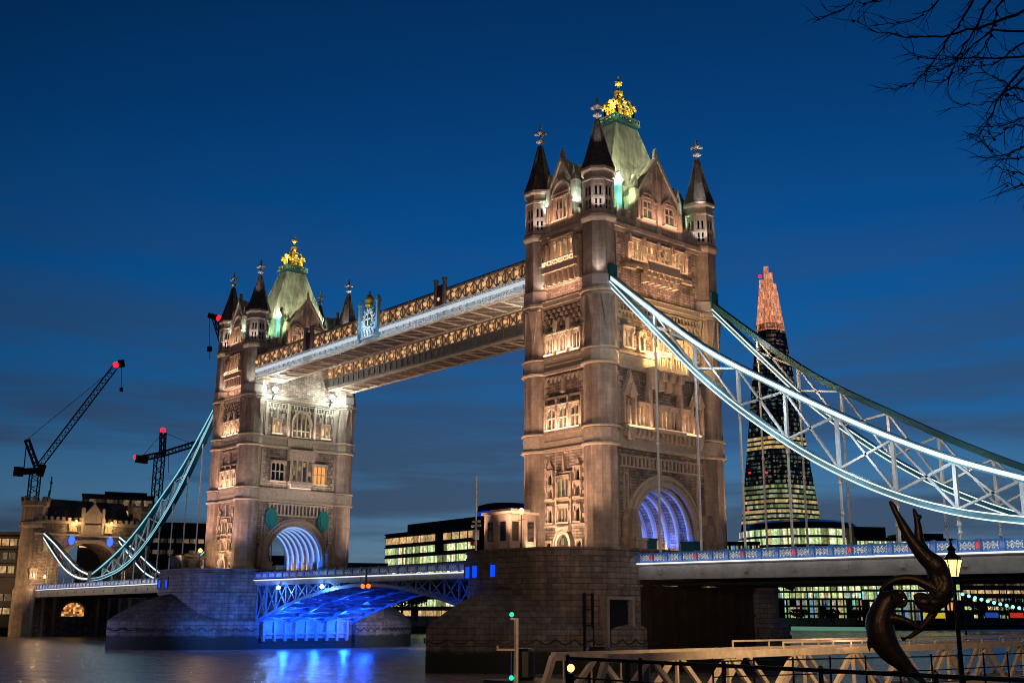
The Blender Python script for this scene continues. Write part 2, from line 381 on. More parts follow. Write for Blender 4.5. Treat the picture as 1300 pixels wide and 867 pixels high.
# ================================================================== BRIDGE TOWER
AX, AY, WX, WY, TZ = 5.0, 8.85, 5.75, 9.65, 10.7
L3a, L3b, L2a, L2b, L1a, L1b, L1c = 23.3, 25.6, 32.3, 34.3, 40.1, 40.95, 42.6
PZ = 49.3
class Face:
    def __init__(s, k):
        s.k = k
        s.o = {'E': (0, -WY), 'W': (0, WY), 'N': (WX, 0), 'S': (-WX, 0)}[k]
        s.u = {'E': (1, 0), 'W': (-1, 0), 'N': (0, 1), 'S': (0, -1)}[k]
        s.w = {'E': (0, -1), 'W': (0, 1), 'N': (1, 0), 'S': (-1, 0)}[k]
        s.hw = {'E': 3.3, 'W': 3.3, 'N': 7.05, 'S': 7.05}[k]
    def p(s, u, w, z): return (s.o[0] + s.u[0] * u + s.w[0] * w, s.o[1] + s.u[1] * u + s.w[1] * w, z)
    def box(s, b, u0, u1, w0, w1, z0, z1):
        P = [s.p(u0, w0, z0), s.p(u1, w0, z0), s.p(u1, w1, z0), s.p(u0, w1, z0), s.p(u0, w0, z1), s.p(u1, w0, z1), s.p(u1, w1, z1), s.p(u0, w1, z1)]
        b.hexa(P)
    def poly(s, b, pts, w0, w1):   # polygon in (u, z) extruded from w0 to w1
        n = len(pts); b.add([s.p(u, w0, z) for u, z in pts] + [s.p(u, w1, z) for u, z in pts],
            [tuple(range(n)), tuple(range(2 * n - 1, n - 1, -1))] + [(i, (i + 1) % n, n + (i + 1) % n, n + i) for i in range(n)])
    def archring(s, b, cu, zs, rx, rz, t, w0, w1, n=14, a0=0, a1=PI):
        for k in range(n):
            a = a0 + (a1 - a0) * k / n; c = a0 + (a1 - a0) * (k + 1) / n
            P = []
            for w in (w0, w1):
                pass
            q = [(cu + rx * math.cos(a), zs + rz * math.sin(a)), (cu + (rx + t) * math.cos(a), zs + (rz + t) * math.sin(a)),
                 (cu + (rx + t) * math.cos(c), zs + (rz + t) * math.sin(c)), (cu + rx * math.cos(c), zs + rz * math.sin(c))]
            s.poly(b, q, w0, w1)
FACES = {k: Face(k) for k in 'EWNS'}

def window(T, F, cu, z0, z1, w, lights=2, pane='dark_glass', arch=False, hood=True, sill=True, dep=.34, transom=False, frame='trim_stone', lab=None):
    b = MB(); t = .2
    F.box(b, cu - w / 2 - t, cu - w / 2, .002, dep, z0 - .1, z1); F.box(b, cu + w / 2, cu + w / 2 + t, .002, dep, z0 - .1, z1)
    if arch:
        F.archring(b, cu, z1, w / 2, w * .62, t, .002, dep, 8)
    else: F.box(b, cu - w / 2 - t, cu + w / 2 + t, .002, dep, z1, z1 + t)
    if hood:
        if arch: F.archring(b, cu, z1, w / 2 + t, w * .62 + t, .14, .002, dep + .16, 8)
        else:
            F.box(b, cu - w / 2 - t - .1, cu + w / 2 + t + .1, .002, dep + .22, z1 + t, z1 + t + .16)
            for k in (-1, 1): F.box(b, cu + k * (w / 2 + t) - .1, cu + k * (w / 2 + t) + .1, .002, dep + .16, z1 - .4, z1 + t)
    if sill: F.box(b, cu - w / 2 - t - .12, cu + w / 2 + t + .12, .002, dep + .22, z0 - .3, z0 - .1)
    for k in range(1, lights):
        u = cu - w / 2 + w * k / lights; F.box(b, u - .07, u + .07, .002, dep - .08, z0 - .1, z1 + (w * .5 if arch else 0))
    if not arch:
        for k in range(lights):   # little cusped heads
            u = cu - w / 2 + w * (k + .5) / lights; hw = w / lights / 2
            for sg in (-1, 1): F.poly(b, [(u + sg * hw, z1), (u + sg * hw, z1 - hw * .9), (u, z1)], .03, dep - .12)
    if transom: F.box(b, cu - w / 2, cu + w / 2, .03, dep - .1, (z0 + z1) / 2 - .08, (z0 + z1) / 2 + .08)
    o = b.build('window', frame, T)
    if lab: o['label'] = lab
    p = MB()
    if arch:
        pts = [(cu - w / 2, z0), (cu + w / 2, z0)] + [(cu + w / 2 * math.cos(PI * k / 8), z1 + w * .62 * math.sin(PI * k / 8)) for k in range(9)]
        F.poly(p, pts, .004, .03)
    else: F.box(p, cu - w / 2, cu + w / 2, .004, .03, z0 - .05, z1)
    p.build('pane', pane, o)
    return o

def finial(b, x, y, z, h, k=1.0):
    b.lathe(x, y, [(.22 * k, z), (.12 * k, z + h * .22), (.34 * k, z + h * .28), (.34 * k, z + h * .34), (.12 * k, z + h * .4), (.12 * k, z + h * .5)], 6)
    c = z + h * .62
    b.lathe(x, y, [(.14 * k, c - h * .12), (.2 * k, c - h * .05), (.2 * k, c + h * .05), (.1 * k, c + h * .14), (.16 * k, c + h * .2), (.05 * k, c + h * .38)], 6)
    for a in range(4):
        dx, dy = math.cos(a * PI / 2 + PI / 4), math.sin(a * PI / 2 + PI / 4)
        b.bar((x, y, c), (x + dx * .36 * k, y + dy * .36 * k, c), .24 * k); b.ball((x + dx * .4 * k, y + dy * .4 * k, c), .2 * k, 6); b.ball((x + dx * .26 * k, y + dy * .26 * k, z + h * .32), .17 * k, 6)

def ARCH(t):  # half-outline of road arch
    return None
ARX, ARS, ARZ = 5.2, 14.0, 5.6     # half width, springing level, rise

def build_tower(T):
    # main shaft with the road arch cut through it along X: side piers, spandrels and upper walls
    def shaft(b):
        n = 16; zt = L1c
        # side blocks
        for s_ in (-1, 1):
            y0, y1 = sorted((s_ * ARX, s_ * WY)); b.box(-WX, WX, y0, y1, TZ - .4, L3a)
        pts = [(ARX * math.cos(PI * k / n), ARS + ARZ * math.sin(PI * k / n)) for k in range(n + 1)]
        for k in range(n):
            (ya, za), (yb, zb) = pts[k], pts[k + 1]
            b.hexa([(-WX, yb, zb), (WX, yb, zb), (WX, ya, za), (-WX, ya, za), (-WX, yb, L3a), (WX, yb, L3a), (WX, ya, L3a), (-WX, ya, L3a)])
        b.box(-WX, WX, -WY, WY, L3a, PZ)
    part('wall', 'granite', T, shaft)
    if 1:
        for z0, z1, p in ((L3a, L3a + .35, .42), (L3a + .35, L3b - .3, .16), (L3b - .3, L3b, .36), (L2a, L2a + .35, .42), (L2a + .35, L2b - .3, .16), (L2b - .3, L2b, .34),
                          (L1a, L1a + .3, .25), (L1a + .3, L1b, .45), (L1b, L1b + .12, .6), (PZ - .9, PZ - .5, .3), (PZ - .5, PZ, .6)):
            part('string_course', 'trim_stone', T, lambda b: b.box(-WX - p, WX + p, -WY - p, WY + p, z0, z1))
        part('wall_base', 'trim_stone', T, lambda b: b.box(-WX - .3, WX + .3, -WY - .3, -ARX - 1.4, TZ - .3, 12.6)); part('wall_base', 'trim_stone', T, lambda b: b.box(-WX - .3, WX + .3, ARX + 1.4, WY + .3, TZ - .3, 12.6))
    # corner turrets
    for sx in (-1, 1):
        for sy in (-1, 1):
            x, y = sx * AX, sy * AY
            t = part('corner_turret', 'smooth_stone', T, lambda b: b.lathe(x, y, [(2.4, TZ - .3), (2.4, 11.6), (2.1, 12.3), (1.93, 12.8), (1.9, L3a), (1.9, L2a), (1.87, L2a + .1), (1.87, L1a + .1)], 12))
            part('turret_shaft', 'smooth_stone', t, lambda b: b.lathe(x, y, [(1.93, L1a), (1.93, PZ)], 8))
            if 1:
                for z0, z1, r in ((L3a, L3a + .35, 2.3), (L3a + .35, L3b - .3, 2.05), (L3b - .3, L3b, 2.25), (L2a, L2a + .35, 2.3), (L2a + .35, L2b - .3, 2.05), (L2b - .3, L2b, 2.22),
                                  (L1a, L1a + .4, 2.1), (L1a + .4, L1b, 2.28), (L1b, L1b + .25, 2.15)):
                    part('turret_moulding', 'trim_stone', t, lambda b: b.lathe(x, y, [(r - .12, z0), (r, z0 + .1), (r, z1 - .08), (r - .15, z1)], 12))
            def fins(b):
                # pointed gothic fins under the top cornice
                for k in range(8):
                    a = 2 * PI * k / 8 + PI / 8; c, s = math.cos(a), math.sin(a); px, py = -s, c
                    r0, r1 = 1.8, 2.12
                    P = lambda r, w, z: (x + c * r + px * w, y + s * r + py * w, z)
                    b.add([P(r0, -.62, 39.9), P(r0, .62, 39.9), P(r0, 0, 35.9), P(r1, -.62, 40.1), P(r1, .62, 40.1), P(1.9, 0, 35.9)],
                          [(0, 1, 4, 3), (3, 4, 5), (0, 3, 5, 2), (1, 2, 5, 4)])
            part('pointed_fins', 'smooth_stone', t, fins)
            part('turret_moulding', 'trim_stone', t, lambda b: b.lathe(x, y, [(1.9, PZ - .6), (2.12, PZ - .25), (2.2, PZ - .05), (2.2, PZ + .25), (2.0, PZ + .45), (1.8, PZ + .5)], 8))
            part('turret_moulding', 'pale_band', t, lambda b: b.lathe(x, y, [(1.95, L1b + .2), (2.12, L1b + .35), (2.12, L1c - .15), (1.92, L1c)], 8))
            def lant(b):
                b.lathe(x, y, [(1.68, PZ + .45), (1.68, 53.9)], 8)
                for k in range(8):
                    a = PI / 8 + 2 * PI * k / 8
                    b.lathe(x + 1.78 * math.cos(a), y + 1.78 * math.sin(a), [(.17, PZ + .45), (.17, 53.7)], 6)
                for k in range(8):   # tracery bars between the shafts
                    a = 2 * PI * k / 8; c, s = math.cos(a), math.sin(a)
                    for z0, z1 in ((49.8, 50.2), (51.5, 51.8), (53.1, 53.7)):
                        b.hexa([(x + c * r - s * w, y + s * r + c * w, z) for z in (z0, z1) for r, w in ((1.58, -.6), (1.7, -.6), (1.7, .6), (1.58, .6))])
                    b.hexa([(x + c * r - s * w, y + s * r + c * w, z) for z in (49.8, 53.7) for r, w in ((1.58, -.06), (1.69, -.06), (1.69, .06), (1.58, .06))])
            ln = part('turret_lantern', 'trim_stone', t, lant)
            def openings(b):
                for k in range(8):
                    a = 2 * PI * k / 8; c, s = math.cos(a), math.sin(a)
                    for z0, z1 in ((50.3, 50.7), (50.8, 51.4), (51.95, 52.95)):
                        for w0 in (-.36, .13):
                            b.hexa([(x + c * r - s * w, y + s * r + c * w, z) for z in (z0, z1) for r, w in ((.3, w0 * .2), (1.575, w0), (1.575, w0 + .23), (.3, w0 * .2 + .1))])
            part('lantern_tracery', 'dark_glass', t, openings)
            part('turret_cornice', 'trim_stone', t, lambda b: (b.lathe(x, y, [(1.8, 53.65), (1.98, 53.75), (1.98, 53.95), (1.8, 54.05), (1.8, 54.75), (2.0, 54.85), (2.12, 55.0), (2.12, 55.3), (1.9, 55.35)], 8)))
            part('spire', 'slate', t,
                 lambda b: (b.lathe(x, y, [(2.08, 55.3), (1.5, 57.0), (.95, 59.0), (.30, 61.6), (.2, 61.8)], 8),
                            [b.tube([(x + r_ * math.cos(PI / 8 + PI / 4 * k), y + r_ * math.sin(PI / 8 + PI / 4 * k), z_) for r_, z_ in ((2.1, 55.32), (1.51, 57.0), (.96, 59.0), (.32, 61.6))], .06, 4) for k in range(8)]))
            part('finial', 'pale_band', t, lambda b: finial(b, x, y, 61.3, 3.3, 1.35))
    # parapet with battlements
    def par(b):
        for F in FACES.values():
            F.box(b, -F.hw, F.hw, -.5, .15, PZ, PZ + 1.1)
            n = 4 if F.hw < 5 else 10; st = 2 * F.hw / n
            for k in range(n):
                u = -F.hw + st * (k + .5); F.box(b, u - st * .27, u + st * .27, -.5, .15, PZ + 1.1, PZ + 1.85)
                F.box(b, u - st * .3, u + st * .3, -.55, .22, PZ + 1.85, PZ + 2.0)
    part('parapet', 'trim_stone', T, par)
    # main roof: tall bell-curved pavilion
    def roof(b):
        prof = [(4.7, 7.9, PZ + .2), (4.5, 7.4, 50.6), (3.9, 6.3, 53.0), (3.3, 5.1, 55.8), (2.55, 4.0, 59.0), (1.85, 2.9, 62.0), (1.4, 2.2, 64.0), (1.2, 1.85, 65.0)]
        vs = []
        for hx, hy, z in prof: vs += [(-hx, -hy, z), (hx, -hy, z), (hx, hy, z), (-hx, hy, z)]
        fs = [(k * 4 + i, k * 4 + (i + 1) % 4, k * 4 + 4 + (i + 1) % 4, k * 4 + 4 + i) for k in range(len(prof) - 1) for i in range(4)]
        b.add(vs, fs + [tuple(len(prof) * 4 - 4 + i for i in range(4))])
        for c in ((-1, -1), (1, -1), (1, 1), (-1, 1)):
            b.tube([(c[0] * hx, c[1] * hy, z) for hx, hy, z in prof[1:]], .12, 5)
    rf = part('roof', 'roof_lead', T, roof)
    def crest(b):
        b.box(-1.35, 1.35, -2.0, 2.0, 64.9, 65.3); b.box(-1.55, 1.55, -2.2, 2.2, 65.3, 65.6)
        for k in range(10):
            y = -2.1 + 4.2 * k / 9
            for x in (-1.45, 1.45): b.box(x - .07, x + .07, y - .07, y + .07, 65.6, 66.0)
        for k in range(6):
            x = -1.45 + 2.9 * k / 5
            for y in (-2.1, 2.1): b.box(x - .07, x + .07, y - .07, y + .07, 65.6, 66.0)
        for x in (-1.45, 1.45): b.box(x - .09, x + .09, -2.2, 2.2, 66.0, 66.15)
        for y in (-2.1, 2.1): b.box(-1.5, 1.5, y - .09, y + .09, 66.0, 66.15)
    part('roof_cresting', 'dark_teal', rf, crest)
    def crown(b):
        for z, hx, hy in ((66.2, 1.05, 1.5),):
            for (xa, ya), (xb, yb) in (((-hx, -hy), (hx, -hy)), ((hx, -hy), (hx, hy)), ((hx, hy), (-hx, hy)), ((-hx, hy), (-hx, -hy))):
                b.bar((xa, ya, z), (xb, yb, z), .3, .35); b.bar((xa, ya, z + 1.0), (xb, yb, z + 1.0), .16, .2)
                for t in (0, .25, .5, .75, 1):
                    x, y = xa + (xb - xa) * t, ya + (yb - ya) * t
                    h = 1.9 if t in (0, 1) else (2.2 if t == .5 else 1.4)
                    b.bar((x, y, z), (x, y, z + h - .3), .17); b.ball((x, y, z + h - .1), .3 if h > 1.5 else .2, 6)
                    if h > 1.5:
                        dx, dy = (xb - xa) / math.hypot(xb - xa, yb - ya), (yb - ya) / math.hypot(xb - xa, yb - ya)
                        b.bar((x - dx * .42, y - dy * .42, z + h - .55), (x + dx * .42, y + dy * .42, z + h - .55), .2)
        for sx_ in (-1, 1):
            for sy_ in (-1, 1):
                b.tube([(sx_ * 1.0, sy_ * 1.4, 67.4), (sx_ * .8, sy_ * 1.1, 68.7), (sx_ * .4, sy_ * .5, 69.1), (0, 0, 69.3)], .16, 5)
        b.lathe(0, 0, [(.5, 66.0), (.4, 67.5), (.35, 69.2), (.6, 69.5), (.6, 70.0), (.2, 70.3), (.16, 70.8), (.42, 71.1), (.42, 71.35), (.12, 71.6), (.08, 72.2)], 8)
        b.bar((0, -.55, 71.25), (0, .55, 71.25), .22); b.bar((-.55, 0, 71.25), (.55, 0, 71.25), .22)
    part('crown_ornament', 'gold', rf, crown)
    # gabled dormers
    for k, F in FACES.items():
        hw = 2.15 if F.hw < 5 else 3.7; eave = 54.6 if F.hw < 5 else 53.9; apex = 58.4 if F.hw < 5 else 59.2
        g = MB(); F.poly(g, [(-hw, PZ), (hw, PZ), (hw, eave), (0, apex), (-hw, eave)], -.9, .3)
        G = g.build('gable', 'carved_stone', T)
        def trim(b, F=F, hw=hw, eave=eave, apex=apex):
            for s in (-1, 1):
                F.box(b, s * hw - .35, s * hw + .35, -.5, .55, PZ, eave + .3)
                F.poly(b, [(s * hw - .45, eave + .3), (s * hw + .45, eave + .3), (s * hw, eave + 2.2)], -.3, .4)
                F.poly(b, [(s * hw, eave + .05), (s * hw, eave - .45), (0, apex - .5), (0, apex + .1)], .3, .52)
            F.box(b, -hw + .3, hw - .3, .3, .48, PZ + 1.0, PZ + 1.3); F.box(b, -hw + .3, hw - .3, .3, .48, eave - .9, eave - .65)
            F.poly(b, [(-.3, apex - .1), (.3, apex - .1), (.1, apex + 1.1), (-.1, apex + 1.1)], -.1, .3); 
            if hw > 3:
                F.box(b, -.3, .3, .3, .62, PZ, eave + 2.2)
                for u in (-1.9, 1.9): F.archring(b, u, eave - 1.5, 1.15, 1.5, .25, .3, .5, 8)
                for u in (-.9, 0, .9): F.box(b, u - .12, u + .12, .3, .42, eave + .3, apex - 1.4 - abs(u))
            else:
                F.archring(b, 0, eave - 1.2, 1.4, 1.9, .25, .3, .5, 8)
            for s in (-1, 1):
                F.box(b, s * hw - .15, s * hw + .15, .3, .8, PZ + 1.2, PZ + 3.2)
        part('gable_trim', 'trim_stone', G, trim)
        def slope(b, F=F, hw=hw, eave=eave, apex=apex):
            F.poly(b, [(-hw, PZ), (hw, PZ), (hw, eave - .15), (0, apex - .2), (-hw, eave - .15)], -.91, -4.2 if hw < 3 else -3.4)
        part('dormer_roof', 'roof_lead', G, slope)
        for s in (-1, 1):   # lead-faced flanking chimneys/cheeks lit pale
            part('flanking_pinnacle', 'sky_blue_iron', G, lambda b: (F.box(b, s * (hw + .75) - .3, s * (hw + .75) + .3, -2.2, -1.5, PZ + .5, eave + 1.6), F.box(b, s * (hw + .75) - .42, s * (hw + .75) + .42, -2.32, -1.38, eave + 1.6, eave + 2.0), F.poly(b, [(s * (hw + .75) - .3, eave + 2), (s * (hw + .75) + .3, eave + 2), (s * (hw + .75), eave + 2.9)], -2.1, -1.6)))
        # gable windows
        FG = Face(k); FG.o = (F.o[0] + F.w[0] * .3, F.o[1] + F.w[1] * .3)
        if hw > 3:
            window(T, FG, -1.9, PZ + 1.6, PZ + 4.1, 1.5, 2, 'lit_pane_dim', hood=False, dep=.24, transom=True)
            window(T, FG, 1.9, PZ + 1.6, PZ + 4.1, 1.5, 2, 'lit_pane_dim', hood=False, dep=.24, transom=True)
        else: window(T, FG, 0, PZ + 1.3, PZ + 4.0, 2.0, 3, 'lit_pane_dim', hood=False, dep=.24)
    # narrow faces (towards the river up and down stream)
    for k in 'EW':
        F = FACES[k]
        # stage 5
        window(T, F, .1, 45.4, 48.1, 3.6, 4, 'lit_pane_warm', dep=.5)
        def balc(b, F=F):
            F.box(b, -2.9, 2.9, .002, 1.0, 44.3, 45.0)
            for s in (-1, 1):
                F.box(b, s * 2.9 - .35, s * 2.9 + .35, .002, .7, 42.7, 47.9); F.box(b, s * 2.9 - .25, s * 2.9 + .25, .7, 1.1, 45.2, 47.2)
            for q in range(6):
                u = -2.3 + q * .92
                F.poly(b, [(u - .18, 44.3), (u + .18, 44.3), (u + .5, 42.8), (u + .14, 42.8)], .002, .75)
                F.box(b, u - .2, u + .24, .002, .55, 43.2, 43.6)
            F.box(b, -3.1, 3.1, .002, .3, 42.62, 42.9)
            for q in range(7): F.box(b, -2.8 + q * .93 - .06, -2.8 + q * .93 + .06, .9, 1.02, 45.0, 45.6)
            F.box(b, -2.9, 2.9, .85, 1.05, 45.6, 45.75)
        part('corbel_balcony', 'carved_stone', T, balc)
        # stage 4: chequer of blocks and three windows
        def cheq(b, F=F):
            for r in range(4):
                for q in range(8):
                    u = -3.1 + q * .84 + (r % 2) * .42
                    if u < 3.2: F.box(b, u - .2, u + .2, .002, .34 - .0 * r, 39.55 - r * .58, 39.55 - r * .58 + .34)
            F.box(b, -3.4, 3.4, .002, .3, 37.25, 37.4)
            for u in (-1.05, 1.15): F.box(b, u - .28, u + .28, .002, .6, 36.9, 38.4); F.box(b, u - .2, u + .2, .002, .4, 35.0, 36.9)
        part('chequer_frieze', 'trim_stone', T, cheq)
        for u in (-2.2, .05, 2.3): window(T, F, u, 34.75, 36.7, .95, 2, 'lit_pane_yellow' if u < 2 else 'lit_pane_dim')
        # stage 3
        def frz(b, F=F):
            F.box(b, -3.1, 3.1, .002, .3, 29.35, 29.6); F.box(b, -3.1, -2.9, .002, .42, 25.6, 29.4); F.box(b, 2.9, 3.1, .002, .42, 25.6, 29.4)
            for u in (-.95, .95): F.box(b, u - .16, u + .16, .002, .5, 25.6, 29.35)
            F.poly(b, [(-.22, 30.1), (.22, 30.1), (.12, 31.5), (0, 32.0), (-.12, 31.5)], .002, .4); F.box(b, -.3, .3, .002, .5, 29.9, 30.15)
        part('window_bay', 'trim_stone', T, frz)
        for u in (-1.95, 0, 1.95): window(T, F, u, 25.95, 28.3, 1.3, 2, 'lit_pane_dim' if u else 'lit_pane_yellow', transom=True, hood=True)
        # stage 2
        def st2(b, F=F):
            F.box(b, -3.3, 3.3, .002, .2, 17.75, 17.95); F.box(b, -3.3, 3.3, .002, .22, 14.9, 15.15)
            for s in (-1, 1): F.box(b, s * 1.15 - .12, s * 1.15 + .12, .002, .36, 15.1, 20.9)
            F.box(b, -1.3, 1.3, .002, .4, 20.75, 20.95); F.poly(b, [(-.2, 21.0), (.2, 21.0), (.12, 22.3), (0, 22.9), (-.12, 22.3)], .002, .36)
            F.poly(b, [(-.9, 14.3), (.9, 14.3), (1.1, 14.9), (-1.1, 14.9)], .002, .6)
        part('window_bay', 'trim_stone', T, st2)
        window(T, F, 0, 18.2, 20.2, 1.7, 3, 'lit_pane_yellow', hood=True)
        window(T, F, 0, 15.5, 17.0, 1.5, 3, 'lit_pane_dim', hood=True)
        for u, z0, z1, w_ in ((-2.25, 19.7, 20.9, .6), (2.25, 19.9, 21.1, .6), (-2.25, 18.2, 19.2, .7), (2.25, 18.2, 19.3, .7), (-2.25, 15.5, 16.9, .6), (2.25, 15.5, 16.9, .6)):
            window(T, F, u, z0, z1, w_, 1, 'dark_glass' if z0 != 18.2 else 'lit_pane_dim', hood=True, dep=.26)
        def door(b, F=F):
            F.archring(b, 0, 12.6, 1.0, 1.5, .3, .002, .45, 8); F.archring(b, 0, 12.6, 1.3, 1.8, .2, .002, .6, 8)
            for s in (-1, 1): F.box(b, s * 1.15 - .15, s * 1.15 + .15, .002, .5, TZ, 12.6)
        dr = part('doorway', 'trim_stone', T, door)
        part('door', 'lit_pane_dim', dr, lambda b, F=F: F.poly(b, [(-1, TZ), (1, TZ)] + [(math.cos(PI * q / 8), 12.6 + 1.5 * math.sin(PI * q / 8)) for q in range(9)], .004, .05))
        for u in (-2.6, 2.3): window(T, F, u, 12.0, 13.3, .7, 1, 'dark_glass', hood=False, dep=.2)
    # quoins beside the turrets, blind arcades and panel ribs
    for k, F in FACES.items():
        e = F.hw
        for sd in (-1, 1):
            for z0, z1 in ((42.8, 48.2), (26.0, 31.9), (34.6, 39.6)):
                def qn(b):
                    F.box(b, *sorted((sd * e, sd * (e - .25))), .002, .12, z0, z1)
                    for q in range(int((z1 - z0) / .7)): F.box(b, *sorted((sd * e, sd * (e - (.75 if q % 2 else .45)))), .002, .17, z0 + q * .7, z0 + q * .7 + .5)
                part('quoin', 'trim_stone', T, qn)
    for k in 'NS':
        F = FACES[k]
        def band(z0, z1, n, pend):
            def f(b):
                F.box(b, -6.9, 6.9, .002, .22, z0 - .2, z0); F.box(b, -6.9, 6.9, .002, .2, z1, z1 + .15); st_ = 13.2 / (n - 1)
                for q in range(n):
                    u = -6.6 + q * st_; F.box(b, u - .08, u + .08, .002, .2, z0 - .01, z1 + .01)
                    if pend and q < n - 1: F.poly(b, [(u + .1, z0 - .19), (u + .47, z0 - .19), (u + .29, z0 - .7)], .002, .2)
            part('blind_arcade', 'trim_stone', T, f)
        band(39.1, 39.8, 24, True)
        if k == 'N': band(21.45, 22.5, 22, False)
        for sd in (-1, 1):
            def nic(b):
                for u in (6.3, 5.75): F.box(b, *sorted((sd * u - .07, sd * u + .07)), .002, .2, 16.5, 21.1)
                F.box(b, *sorted((sd * 5.68, sd * 6.37)), .002, .24, 20.5, 20.7); F.box(b, *sorted((sd * 5.68, sd * 6.37)), .002, .24, 16.4, 16.55)
            part('slim_panel', 'trim_stone', T, nic)
    for k in 'EW':
        F = FACES[k]
        for z, w0, w1 in ((24.4, .162, .24), (33.3, .162, .24)): part('moulding', 'trim_stone', T, lambda b: F.box(b, -3.2, 3.2, w0, w1, z, z + .14))
        for sd in (-1, 1):
            def qe(b):
                F.box(b, *sorted((sd * 3.28, sd * 3.1)), .002, .1, 15.4, 22.8)
                for z in (22.2, 21.2, 20.2, 19.2, 18.3, 16.8, 15.8): F.box(b, *sorted((sd * 3.28, sd * 2.85)), .002, .15, z, z + .42)
            part('quoin', 'trim_stone', T, qe)
            part('window_gablet', 'trim_stone', T, lambda b: F.poly(b, [(sd * 2.25 - .45, 21.5), (sd * 2.25 + .45, 21.5), (sd * 2.25, 22.3)], .002, .3))
        def fr(b):
            F.box(b, -3.2, 3.2, .002, .2, 31.85, 32.0)
            for q in range(9): u = -2.9 + q * .725; F.poly(b, [(u - .2, 31.86), (u + .2, 31.86), (u, 31.3)], .002, .25)
        part('blind_arcade', 'trim_stone', T, fr)
    # landward face (N) : chain side
    F = FACES['N']
    for i, u in enumerate((-3.9, -1.45, 1.0, 3.45)): window(T, F, u, 45.5, 47.7, 1.45, 2, 'lit_pane_warm' if i != 2 else 'lit_pane_yellow', transom=True, dep=.4)
    def n5(b):
        for u in (-5.2, -2.7, -.2, 2.2, 4.7): F.box(b, u - .22, u + .22, .002, .55, 45.0, 48.3); F.box(b, u - .14, u + .14, .55, .8, 47.2, 48.3)
        F.box(b, -5.6, 5.2, .002, .5, 44.6, 45.0); F.box(b, -2.9, 2.6, .5, 1.35, 44.2, 44.9); F.box(b, -2.9, 2.6, 1.2, 1.35, 44.9, 45.5)
        for q in range(6):
            u = -2.6 + q * 1.0; F.poly(b, [(u - .22, 44.2), (u + .22, 44.2), (u + .2, 42.9), (u - .2, 42.9)], .002, 1.0); F.box(b, u - .26, u + .26, 1.0, 1.2, 43.6, 44.2)
        for u in (-5.2, 4.7): F.box(b, u - .9, u + .9, .3, .75, 44.1, 44.6)
    part('corbel_balcony', 'carved_stone', T, n5)
    for q, u in enumerate((-5.5, 5.3)):
        window(T, F, u, 34.9, 36.9, 1.3, 2, 'lit_pane_warm', dep=.4)
    for u in (-3.1, 3.1): window(T, F, u, 34.8, 36.6, .6, 1, 'lit_pane_dim', dep=.25)
    window(T, F, 0, 35.2, 37.6, 2.4, 3, 'lit_pane_warm', dep=.4)
    def goldbal(b):
        F.box(b, -2.5, 2.7, .002, 1.9, 32.4, 32.85)
        for q in range(12): u = -2.4 + q * .455; F.box(b, u - .09, u + .09, 1.65, 1.88, 32.85, 33.95)
        F.box(b, -2.5, 2.7, 1.6, 1.92, 33.95, 34.15)
        for u in (-2.4, .1, 2.6): F.box(b, u - .2, u + .2, 1.6, 2.0, 32.4, 34.5)
        for q in range(4):
            u = -2.1 + q * 1.45; F.poly(b, [(u - .2, 32.4), (u + .2, 32.4), (u + .16, 30.3), (u - .16, 30.3)], .002, 1.2); F.poly(b, [(u - .3, 32.4), (u + .3, 32.4), (u + .2, 31.4), (u - .2, 31.4)], 1.2, 1.6)
    part('balcony', 'trim_stone', T, goldbal)
    # stage 3: oriel band of windows, niches with canopies
    for q, u in enumerate((-3.3, -1.2, .35, 1.9, 3.6)): window(T, F, u, 26.2, 28.4, 1.2, 2, 'lit_pane_dim' if q % 2 else 'lit_pane_warm', dep=.45, hood=True)
    def n3(b):
        F.box(b, -6.6, 6.6, .002, .8, 25.62, 25.95); F.box(b, -2.3, 2.9, .8, 1.3, 25.4, 25.9)
        for q in range(18): u = -6.3 + q * .74; F.poly(b, [(u - .2, 25.6), (u + .2, 25.6), (u + .12, 24.6), (u - .12, 24.6)], .16, .7)
        for s in (-1, 1):
            u = s * 5.7
            F.box(b, u - 1.0, u - .75, .002, .75, 26.0, 29.3); F.box(b, u + .75, u + 1.0, .002, .75, 26.0, 29.3)
            F.poly(b, [(u - 1.15, 29.3), (u + 1.15, 29.3), (u + .2, 31.2), (u, 32.1), (u - .2, 31.2)], .3, .9)
            F.poly(b, [(u - .4, 29.0), (u + .4, 29.0), (u, 30.6)], .9, 1.15)
            F.poly(b, [(u - .7, 25.6), (u + .7, 25.6), (u + .25, 24.2), (u - .25, 24.2)], .3, 1.0)
        for u in (-2.35, 2.85): F.box(b, u - .2, u + .2, .002, .8, 26, 30.2); F.poly(b, [(u - .3, 30.2), (u + .3, 30.2), (u, 31.6)], .1, .7)
    nb = part('niche_band', 'carved_stone', T, n3)
    for s in (-1, 1):
        def st(b, s=s):
            u = s * 5.7; P = F.p(u, .4, 0)
            b.lathe(P[0], P[1], [(.32, 26.0), (.36, 26.5), (.28, 27.4), (.34, 28.0), (.12, 28.3), (.17, 28.5), (.15, 28.75), (.03, 28.9)], 8)
        part('niche_statue', 'trim_stone', nb, st)
    # riverward face (S): under the walkways
    F = FACES['S']
    for u in (-4.7, 4.7): window(T, F, u, 34.9, 36.9, 1.3, 2, 'lit_pane_warm', dep=.4)
    window(T, F, 0, 34.6, 36.6, 3.3, 4, 'lit_pane_dim', arch=True, dep=.45, transom=True)
